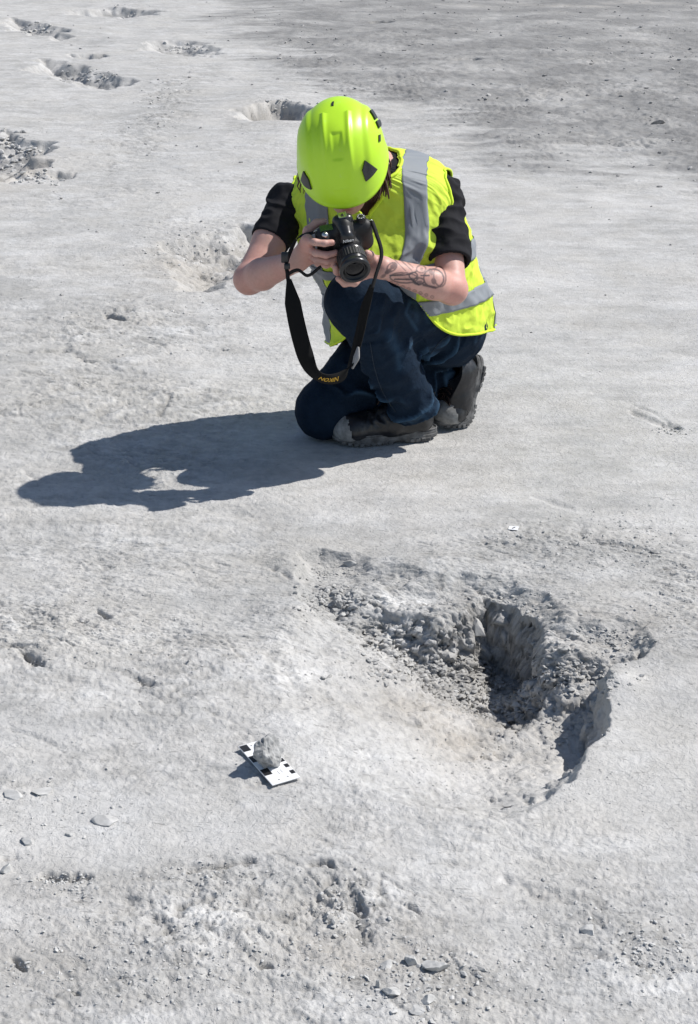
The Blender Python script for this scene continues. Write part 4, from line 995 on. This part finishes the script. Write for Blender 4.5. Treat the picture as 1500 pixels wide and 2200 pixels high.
dm = t.mix(t.ramp(t.noise(22, 6, .7), (.50, (0, 0, 0)), (.85, (.5, .5, .5))), (.35, .35, .35), t.ramp(t.noise(60, 5, .7), (.64, (0, 0, 0)), (.85, (.4, .4, .4))))
M_LEATHER = t.set(Base_Color=t.mix((.010, .0105, .013), (.13, .135, .14), dm), Roughness=.36, Specular_IOR_Level=.5, Normal=t.bump(t.noise(120, 5, .6), .35, .002))
M_SOLE = simple('dusty_rubber', (.12, .12, .12), .85, .6, 45, .4, .001)
M_CAP = simple('dusty_toe_leather', (.24, .24, .235), .8, .4, 60, .4, .001)
M_LACE = simple('dark_laces', (.03, .015, .012), .9, .2, 60, .1)
def place(V, M, o, bend=0.0):
    V = np.array(V, float).copy()
    if bend:
        x0, Rr = .205, .045; X = V[:, 0]; Z = V[:, 2].copy()         # behind the ball of the foot everything turns up round a hinge
        tt_ = np.clip((x0 - X) / Rr, 0, None); ang = np.minimum(tt_, bend); ext = (tt_ - ang) * Rr
        hz = Rr                                                       # hinge centre above the ball
        r0 = hz - Z
        r0 = np.maximum(r0, -.06 + r0 * 0) ; r_eff = np.where(r0 > .004, r0, .004 * np.exp((r0 - .004) * 20))
        nx = x0 - np.sin(ang) * r_eff - np.cos(ang) * ext; nz = hz - np.cos(ang) * r_eff + np.sin(ang) * ext
        over = r0 - r_eff
        nx = nx - np.sin(ang) * over * 1.0; nz = nz - np.cos(ang) * over * 1.0
        m = tt_ > 0; V[:, 0] = np.where(m, nx, X); V[:, 2] = np.where(m, nz, Z)
    return V @ M.T + o
def boot(o, M, bend, lab):
    up = UV.copy(); N = vnorm(UV, UF)
    cre = .0030 * (1 - 2.2 * np.abs(np.sin(up[:, 0] * 120 + 2 * n3(up * 40, 5)))) * np.exp(-((up[:, 0] - .165) / .035) ** 2) * sst(.04, .07, up[:, 2])
    up = up + N * (cre + .0012 * n3(up * 45, 41))[:, None]
    b = part('boot', place(up, M, o, bend), UF, M_LEATHER); b['label'] = lab
    sub('sole', place(SOV, M, o, bend), SOF, M_SOLE, b, False)
    m = np.linalg.norm(UV - np.array([.27, 0, .03]), axis=1) < .062 + .006 * n3(UV * 60, 44); fk = m[UF].all(1)
    cap = UV + N * .0022; mp = np.unique(UF[fk]); ren = np.full(len(UV), -1); ren[mp] = np.arange(len(mp))
    sub('toe_cap', place(cap[mp], M, o, bend), ren[UF[fk]], M_CAP, b)
    # welt line, lace rows
    P = [tube(place(np.vstack([[(*(np.array([.132, 0]) + (q - np.array([.132, 0])) * 1.0), .032 + .010 * sst(.2, .285, q[0])) for q in outl], [(*outl[0], .032 + .010)]]), M, o, bend), .0022, 5)]
    sub('welt', *join(*P), M_SOLE, b)
    L = []
    for k in range(5):
        x = .135 - k * .014; z = .098 + k * .016; pts = [(x + .01, -.026, z - .012), (x + .004, -.012, z + .001), (x, 0, z + .004), (x + .004, .012, z + .001), (x + .01, .026, z - .012)]
        L.append(tube(place(crom(pts, 11), M, o, bend), .0024, 5))
    for s_ in (-1, 1):
        pts = [(.105, 0, .155), (.115, s_ * .02, .165), (.135, s_ * .035, .15), (.125, s_ * .02, .13)]; L.append(tube(place(crom(pts, 12), M, o, bend), .0020, 5))
        pts = [(.105, 0, .155), (.14, s_ * .012, .14), (.16, s_ * .02, .115)]; L.append(tube(place(crom(pts, 8), M, o, bend), .0018, 5))
    sub('laces', *join(*L), M_LACE, b)
    return b
toe = G(714, 968); heel = G(926, 952); dx = unit([*(toe - heel), 0]); MB_ = np.stack([dx, np.cross([0, 0, 1], dx), [0, 0, 1]], 1)
boot(np.array([heel[0], heel[1], .002]) - dx * .0 + np.array([0, .045, 0]), MB_, 0, 'dusty black boot flat on the ground, the nearer foot')
tR = unit([-.80, -.60, 0]); MR_ = np.stack([tR, np.cross([0, 0, 1], tR), [0, 0, 1]], 1)
bl = np.array([.300, 4.21, 0]) - MR_ @ np.array([.215, 0, 0]) + np.array([0, 0, .003])
boot(bl, MR_, 1.25, 'boot standing on its bent toes with the heel raised, the rear foot')

# ---- helmet
def helm(th, ph, off=0.0):
    """th round the head (0 front, + person's left), ph 0 rim .. 1 crown"""
    th = np.asarray(th, float); ph = np.asarray(ph, float)
    a = ph * math.pi / 2; front = np.cos(th)
    rim = -.018 - .012 * front + .020 * np.exp(-((np.abs(th) - 1.57) / .55) ** 2) * 0.9
    rr = np.cos(a) ** .72; hz = np.sin(a)
    w = .1135; d = np.where(front > 0, .138, .146)
    ridge = 0.0035 * (np.exp(-((np.abs(np.sin(th)) * rr * w - .030) / .006) ** 2)) * sst(.25, .6, ph) * (front > -0.3)
    ridge = ridge + .0045 * sst(.060, .075, np.abs(np.sin(th)) * rr * w) * (1 - sst(.095, .115, np.abs(np.sin(th)) * rr * w)) * sst(.12, .4, ph) * (1 - sst(.8, 1, ph))
    sl_ = np.exp(-(((np.sin(th) * rr * w) / .013) ** 6)) * sst(.50, .54, ph) * (1 - sst(.80, .84, ph)) * (front > 0); ridge = ridge - .003 * sl_
    ridge = ridge + .0015 * np.exp(-(((np.sin(th) * rr * w) / .017) ** 6)) * (np.exp(-((ph - .215) / .008) ** 2)) * (front > 0)
    ridge = ridge + .003 * (1 - sst(.0, .05, ph))
    x = (w + off + ridge) * np.sin(th) * rr; f = (d + off + ridge) * front * rr; u = rim + (.148 - rim + off + ridge) * hz
    return HC + np.array([0, 0, 0]) + (MH @ np.stack([x, f + .008, u + .018]).reshape(3, -1)).T
na, nb = 160, 90
th = np.linspace(-math.pi, math.pi, na, endpoint=False); ph = np.linspace(0, 1, nb) ** .9
T1, P1 = np.meshgrid(th, ph, indexing='ij')
out_ = helm(T1.ravel(), P1.ravel()); inn = helm(T1.ravel(), P1.ravel(), -.005)
def gf(nu, nv):
    i, j = np.meshgrid(np.arange(nu), np.arange(nv - 1), indexing='ij'); i2 = (i + 1) % nu
    return np.stack([i * nv + j, i2 * nv + j, i2 * nv + j + 1, i * nv + j + 1], -1).reshape(-1, 4)
F1 = gf(na, nb); n = len(out_); i = np.arange(na); i2 = (i + 1) % na
rimf = np.stack([i * nb, i * nb + n, i2 * nb + n, i2 * nb], 1)
# triangular vents, cut out of the shell
VENT = []
def in_poly(x, y, P):
    c = np.zeros(x.shape, bool); n = len(P)
    for k in range(n):
        a, b = P[k], P[(k + 1) % n]; q = (a[1] > y) != (b[1] > y); c ^= q & (x < a[0] + (y - a[1]) * (b[0] - a[0]) / (b[1] - a[1] + 1e-12))
    return c
gT, gP = np.meshgrid(np.linspace(-math.pi, math.pi, 361), np.linspace(.02, .99, 120), indexing='ij')
hp = helm(gT.ravel(), gP.ravel()); hx_, hy_ = PX(hp); hn = unit(HC + hup * .03 - np.array([0, 0, CAM_H])); vis = ((hp - (HC + hup * .02)) @ hn) < .02
def hinv(px, py):
    i = np.argmin(np.hypot(hx_ - px, hy_ - py) + 1e3 * ~vis); return (gT.ravel()[i], gP.ravel()[i])
vp = [[hinv(783, 344), hinv(809, 364), hinv(785, 389), hinv(777, 366)], [hinv(654, 367), hinv(649, 386), hinv(657, 399), hinv(671, 407), hinv(664, 385)]]
vp_old = [[(.66, .40), (.64, .24), (.74, .13), (1.02, .25)], [(-.66, .40), (-.64, .24), (-.74, .13), (-1.02, .25)]]
M_HELM = NT('fluorescent_shell'); f = M_HELM.noise(700, 2); du_ = M_HELM.ramp(M_HELM.noise(38, 7, .72, dist=.6), (.60, (0, 0, 0)), (.80, (.22, .22, .22))); M_HELM = M_HELM.set(Base_Color=M_HELM.mix((.55, .89, .035), (.62, .66, .45), du_), Roughness=.34, Specular_IOR_Level=.5, Subsurface_Weight=.0, Normal=M_HELM.bump(f, .04, .0003))
M_VENT = simple('dark_vent_mesh', (.025, .028, .03), .5, .2, 200, .2)
helmet = part('helmet', np.vstack([out_, inn]), np.vstack([F1, F1[:, ::-1] + n, rimf]), M_HELM)
def patch(name, th_ph, off, mat, depth=.004):
    """a raised piece that follows the shell, outlined in shell coordinates"""
    P = np.array(th_ph); c = P.mean(0); ring = []
    m = len(P); fine = []
    for k in range(m):
        for q in range(4): fine.append(P[k] + (P[(k + 1) % m] - P[k]) * q / 4)
    fine = np.array(fine); V = [helm(c[:1], c[1:], off)[0]]; levels = [.35, .7, 1.0]
    for l in levels: V += list(helm(c[0] + (fine[:, 0] - c[0]) * l, c[1] + (fine[:, 1] - c[1]) * l, off))
    V += list(helm(fine[:, 0], fine[:, 1], off - depth)); k = len(fine); F = [(0, 1 + i, 1 + (i + 1) % k) for i in range(k)]
    for l in range(3): F += [(1 + l * k + i, 1 + (l + 1) * k + i, 1 + (l + 1) * k + (i + 1) % k, 1 + l * k + (i + 1) % k) for i in range(k)]
    V = np.array(V); N = np.cross(V[1] - V[0], V[2] - V[0])
    if N @ (V[0] - HC) < 0: F = [f[::-1] for f in F]
    return sub(name, V, F, mat, helmet, False)
for P in vp: patch('vent', P, .0045, M_VENT, .008)
patch('rear_vent', [hinv(793, 239), hinv(798, 238), hinv(809, 256), hinv(804, 258)], .005, M_VENT, .008)
patch('rear_vent', [hinv(806, 262), hinv(811, 260), hinv(816, 273), hinv(812, 276)], .005, M_VENT, .008)
patch('side_slot', [hinv(813, 290), hinv(816, 290), hinv(816, 305), hinv(813, 305)], .003, M_VENT, .008)
patch('crown_slot', [hinv(714, 220), hinv(718, 219), hinv(717, 228), hinv(713, 228)], .002, M_VENT, .004)
# chin straps with buckle
M_STRAP = cloth('black_webbing', (.012, .012, .013), .75, 600, .2, 0, .1)
def ribbon(pts, width, wdir, thick=.0018, n=60, twist=None):
    P = crom(pts, n); w = np.interp(np.linspace(0, 1, n), np.linspace(0, 1, len(width)), width) if np.ndim(width) else np.full(n, width)
    D = crom(wdir, n) if np.ndim(wdir) == 2 else np.repeat(np.asarray(wdir, float)[None], n, 0)
    T = np.gradient(P, axis=0); T /= np.linalg.norm(T, axis=1)[:, None]; D = D - T * (D * T).sum(1)[:, None]; D /= np.linalg.norm(D, axis=1)[:, None]; N = np.cross(T, D)
    V = np.stack([P - D * w[:, None] / 2 - N * thick / 2, P + D * w[:, None] / 2 - N * thick / 2, P + D * w[:, None] / 2 + N * thick / 2, P - D * w[:, None] / 2 + N * thick / 2], 1).reshape(-1, 3)
    F = [tuple(f) for f in grid_faces(n, 4, True)] + [(3, 2, 1, 0), tuple((n - 1) * 4 + k for k in range(4))]
    return V, F
for s in (-1, 1):
    V, F = ribbon([H(s * .088, .045, .01), H(s * .080, .035, -.04), H(s * .052, .035, -.095), H(0, .045, -.118)], .015, hfr, .002, 30)
    sub('chin_strap', V, F, M_STRAP, helmet)
    V, F = ribbon([H(s * .092, -.07, .01), H(s * .088, -.03, -.035), H(s * .080, .02, -.055)], .015, hup, .002, 20); sub('chin_strap', V, F, M_STRAP, helmet)
sub('buckle', *join(boxm(H(.087, .036, -.050), (.008, .024, .034), MH, .3), boxm(H(.092, .036, -.050), (.004, .014, .020), MH, .3)), M_LENSBLACK if 'M_LENSBLACK' in globals() else simple('black_plastic', (.015, .015, .016), .3, .1, 60, 0), helmet)
# ---- hair: strands falling from under the helmet at both sides and the nape
M_HAIR = simple('brown_hair', (.085, .040, .025), .5, .4, 90, .2)
rh = np.random.default_rng(5); hs = []
for k in range(520):
    s = 1 if k % 4 else -1; a = rh.uniform(1.15, 2.5) * s; p0 = H(math.sin(a) * .090, math.cos(a) * .092 - .004, .004 + rh.uniform(0, .02)); L = rh.uniform(.05, .095) if s > 0 else rh.uniform(.035, .06)
    o = np.array([rh.normal(0, .004), rh.normal(0, .005), 0]); dn = unit(np.array([0, 0, -1.0]) - hup * .35)
    p1 = p0 + dn * L * .35 + MH @ np.array([math.sin(a) * .010, 0, 0]) + o; p2 = p0 + dn * L * .75 + MH @ np.array([math.sin(a) * .010, 0, 0]) + o * 2.2; p3 = p0 + dn * L + MH @ np.array([math.sin(a) * rh.uniform(-.006, .012), .0, 0]) + o * 3
    hs.append(tube(crom([p0, p1, p2, p3], 7), [.0030, .0030, .0010], 4))
part('hair', *join(*hs), M_HAIR)['kind'] = 'stuff'

# ------------------------------------------------------------------ the camera in the person's hands
cam_root = empty('camera', K(0, 0, 0), 'black digital camera with zoom lens held up to the face by both hands', 'camera')
M_BODY = simple('black_rubber', (.016, .016, .017), .55, .15, 500, .5, .0004, spec=.45)
M_PLAS = simple('satin_black_plastic', (.022, .022, .024), .28, .1, 300, .08, .0003, spec=.5)
M_CHROME = simple('metal', (.55, .55, .56), .3, .1, 100, 0, metal=1)
M_WHITE = simple('white_lettering', (.8, .8, .8), .5, .02, 60, 0)
M_YEL = simple('yellow_lettering', (.62, .36, .03), .6, .05, 60, 0)
t = NT('lcd_panel'); M_LCD = t.set(Base_Color=(.055, .12, .04), Roughness=.15)
t = NT('lens_glass'); M_GLASS = t.set(Base_Color=(.002, .002, .004), Roughness=.04, Specular_IOR_Level=.35)
def cpart(name, V, F, mat, smooth=True): return child(mesh_obj(name, V, F, mat, None, smooth), cam_root)
LX, LY = .004, -.012
a_ = [rcone(K(-.052, .022, -.004), K(.052, .022, -.006), .020, .020, .012), rcone(K(-.052, -.030, -.004), K(.052, -.030, -.006), .020, .020, .012), rcone(K(-.045, -.004, -.006), K(.045, -.004, -.006), .024, .024, .02),
      rcone(K(-.052, .022, .012), K(-.052, -.036, .012), .018, .017, .012), rcone(K(LX, LY, 0), K(LX, LY, .020), .036, .034, .012), rcone(K(.0, .034, -.012), K(.002, .034, .014), .022, .018, .014), rcone(K(.001, .048, -.014), K(.002, .046, -.002), .016, .015, .012)]
V, F = sdf_mesh(a_, .0020); cpart('camera_body', relax(V, F, 1), F, M_BODY)
a_ = [rcone(K(.0, .040, -.010), K(.002, .032, .026), .0235, .0165, .01), rcone(K(-.012, .050, -.014), K(.014, .050, -.014), .012, .012, .01), rcone(K(-.006, .024, .030), K(.010, .024, .030), .010, .010, .01)]
V, F = sdf_mesh(a_, .0016); cpart('viewfinder_hump', relax(V, F, 1), F, M_PLAS)
cpart('hot_shoe', *join(boxm(K(.001, .0635, -.014), (.020, .003, .019), MCam, .2), boxm(K(-.008, .0655, -.014), (.003, .003, .019), MCam, .2), boxm(K(.010, .0655, -.014), (.003, .003, .019), MCam, .2)), M_CHROME, False)
cpart('hot_shoe_contact', *boxm(K(.001, .0655, -.013), (.006, .0012, .008), MCam, .2), M_BODY, False)
cpart('top_display', *boxm(K(-.043, .0425, -.004), (.032, .003, .020), MCam, .3), M_LCD, False)
MD = np.stack([cx, lz, cyv], 1)
cpart('mode_dial', *lathe([(.0005, .046), (.0085, .046), (.0110, .044), (.0110, .036), (.0120, .034), (.0120, .026), (.0005, .026)][::-1], 40, np.stack([cx, -lz, cyv], 1), K(.046, .008, -.008), lambda a, h: 1 + (.05 if h > .035 and math.sin(a * 20) > 0 else 0)), M_PLAS, False)
cpart('dial_marks', *join(*[boxm(K(.046 + .0075 * math.cos(q), .0545, -.008 + .0075 * math.sin(q)), (.0032, .0008, .0018), MCam, .2) for q in np.arange(0, 6.2, .785)]), M_WHITE, False)
cpart('shutter_button', *lathe([(.0005, .004), (.0050, .0035), (.0060, .001), (.0080, 0), (.0085, -.004), (.0005, -.004)][::-1], 20, np.stack([cx, -lz, cyv], 1), K(-.050, .043, .018)), M_CHROME)
for sx in (-1, 1): cpart('strap_lug', *tube([K(sx * .062, .034, -.006), K(sx * .070, .038, -.006), K(sx * .074, .034, -.006), K(sx * .070, .030, -.006), K(sx * .064, .032, -.006)], .0014, 6, 20), M_CHROME)
# lens: stepped barrel with a ribbed zoom ring
ML = np.stack([cx, cyv, lz], 1)
def lens(name, prof, mat, rm=None, seg=64, sm=True): return cpart(name, *lathe(prof, seg, ML, K(LX, LY, 0), rm), mat, sm)
lens('lens_mount', [(.0005, .020), (.0325, .020), (.0325, .026), (.0310, .027), (.0005, .027)], M_CHROME)
lens('lens_barrel', [(.0005, .026), (.0300, .026), (.0322, .030), (.0322, .042), (.0350, .045), (.0355, .052), (.0345, .054), (.0345, .084), (.0330, .086), (.0330, .090), (.0372, .094), (.0385, .100), (.0385, .108), (.0365, .1095), (.0330, .1095), (.0315, .106), (.0300, .101), (.0005, .097)], M_PLAS)
ring = lens('zoom_ring', [(.0340, .056), (.0362, .057), (.0362, .081), (.0340, .082)], M_BODY, lambda a, h: 1 + .020 * (1 if math.sin(a * 32) > 0 else 0), 192, False)
lens('front_rim', [(.0300, .1085), (.0318, .1105), (.0340, .1108), (.0352, .1095)], M_PLAS)
lens('inner_ring', [(.0232, .1005), (.0238, .1030), (.0262, .1030), (.0272, .1010)], M_CHROME if False else M_PLAS)
lens('front_glass', [(.0005, .1045), (.0080, .1040), (.0160, .1025), (.0255, .1005), (.0290, .0985)][::-1], M_GLASS)
def text(s, size, mat, M, o, name, ext=.0006, mirror=False):
    cu = bpy.data.curves.new('lettering', 'FONT'); cu.body = s; cu.size = size; cu.extrude = ext; cu.align_x = 'CENTER'; cu.align_y = 'CENTER'; cu.offset = size * .012
    tmp = bpy.data.objects.new('lettering', cu); COL.objects.link(tmp); dg = bpy.context.evaluated_depsgraph_get(); me = bpy.data.meshes.new_from_object(tmp.evaluated_get(dg)); bpy.data.objects.remove(tmp)
    V = np.array([v.co[:] for v in me.vertices]); F = [tuple(p.vertices) for p in me.polygons]; V[:, 0] += V[:, 1] * .18
    return V, F
V, F = text('Nikon', .0108, M_WHITE, None, None, 'n')
fz = unit(rot(lz, cx, 0)); tm = np.stack([cx, unit(np.cross(lz, cx)), lz], 1)
if (tm[:, 1] @ cyv) < 0: tm[:, 1] *= -1
cpart('nameplate_lettering', V @ tm.T + K(.0025, .0310, .0446), F, M_WHITE, False)
# neck strap hanging in a long loop, wide pad in the middle
def Wp(l): return np.array([W(*q) for q in l])
lug1, lug2 = K(-.072, .034, -.006), K(.072, .034, -.006)
left = np.vstack([lug1, Wp([(640, 512, 3.78), (617, 560, 3.755), (618, 590, 3.745), (621, 612, 3.74)])])
cpart('thin_strap', *ribbon(left, [.010, .010, .010, .011], [.55, .5, .5], .0022, 40), M_STRAP)
right = np.vstack([lug2, Wp([(808, 500, 3.765), (820, 545, 3.75), (808, 590, 3.735), (800, 618, 3.73)])])
cpart('thin_strap', *ribbon(right, [.010, .010, .010, .011], [.6, .5, .4], .0022, 40), M_STRAP)
cpart('strap_slider', *join(boxm(W(612, 553, 3.752), (.018, .010, .026), None, .3), boxm(W(617, 572, 3.746), (.015, .010, .014), None, .3)), M_PLAS)
loopend = np.vstack([Wp([(616, 590, 3.75), (640, 580, 3.74)]), Wp([(662, 592, 3.735), (690, 572, 3.745)])]); cpart('thin_strap', *ribbon(loopend, .009, [0, -.4, .9], .002, 24), M_STRAP)
padp = Wp([(621, 600, 3.74), (629, 650, 3.725), (640, 705, 3.715), (655, 760, 3.71), (672, 798, 3.71), (700, 814, 3.715), (735, 808, 3.735), (757, 775, 3.755), (772, 720, 3.76), (784, 665, 3.755), (800, 612, 3.735)])
pw = [.012, .040, .042, .042, .036, .034, .030, .028, .028, .026, .012]
pd = np.array([[1, 0, 0], [1, 0, 0], [1, 0, .1], [1, 0, .2], [.75, -.5, .5], [.1, -.55, .85], [-.2, -.4, .9], [.65, -.75, .4], [.8, -.75, .2], [.85, -.6, 0], [1, 0, 0]], float)
cpart('strap_pad', *ribbon(padp, pw, pd, .0035, 120), cloth('black_neoprene', (.009, .009, .009), .95, 500, .15, 0, .1))
cpart('strap_lining', *ribbon(Wp([(757, 792, 3.742), (766, 768, 3.744), (770, 745, 3.748)]), [.004, .018, .004], [.8, -.5, .4], .0042, 16), simple('grey_lining', (.30, .30, .30), .8, .1, 60, .1))
V, F = text('NIKON', .022, M_YEL, None, None, 'n')
NP_ = 120; Pp = crom(padp, NP_); Dp = crom(pd, NP_); Tp = np.gradient(Pp, axis=0); Tp /= np.linalg.norm(Tp, axis=1)[:, None]; Dp = Dp - Tp * (Dp * Tp).sum(1)[:, None]; Dp /= np.linalg.norm(Dp, axis=1)[:, None]; Np = np.cross(Tp, Dp)
AL = np.concatenate([[0], np.cumsum(np.linalg.norm(np.diff(Pp, axis=0), axis=1))]); ppx, ppy = PX(Pp); s0_ = AL[np.argmin(np.hypot(ppx - 706, ppy - 815))]
sT = s0_ - V[:, 0] * .72                              # runs upside down, as the strap hangs
ip = lambda A: np.stack([np.interp(sT, AL, A[:, k]) for k in range(3)], 1)
sgD = -1 if Dp[np.argmin(np.abs(AL - s0_))] @ upv > 0 else 1; sgN = 1 if Np[np.argmin(np.abs(AL - s0_))] @ vw > 0 else -1
V2 = ip(Pp) + sgD * ip(Dp) * (V[:, 1] * .8)[:, None] + sgN * ip(Np) * (.0022 + V[:, 2])[:, None]
cpart('strap_lettering', V2, F, M_YEL, False)
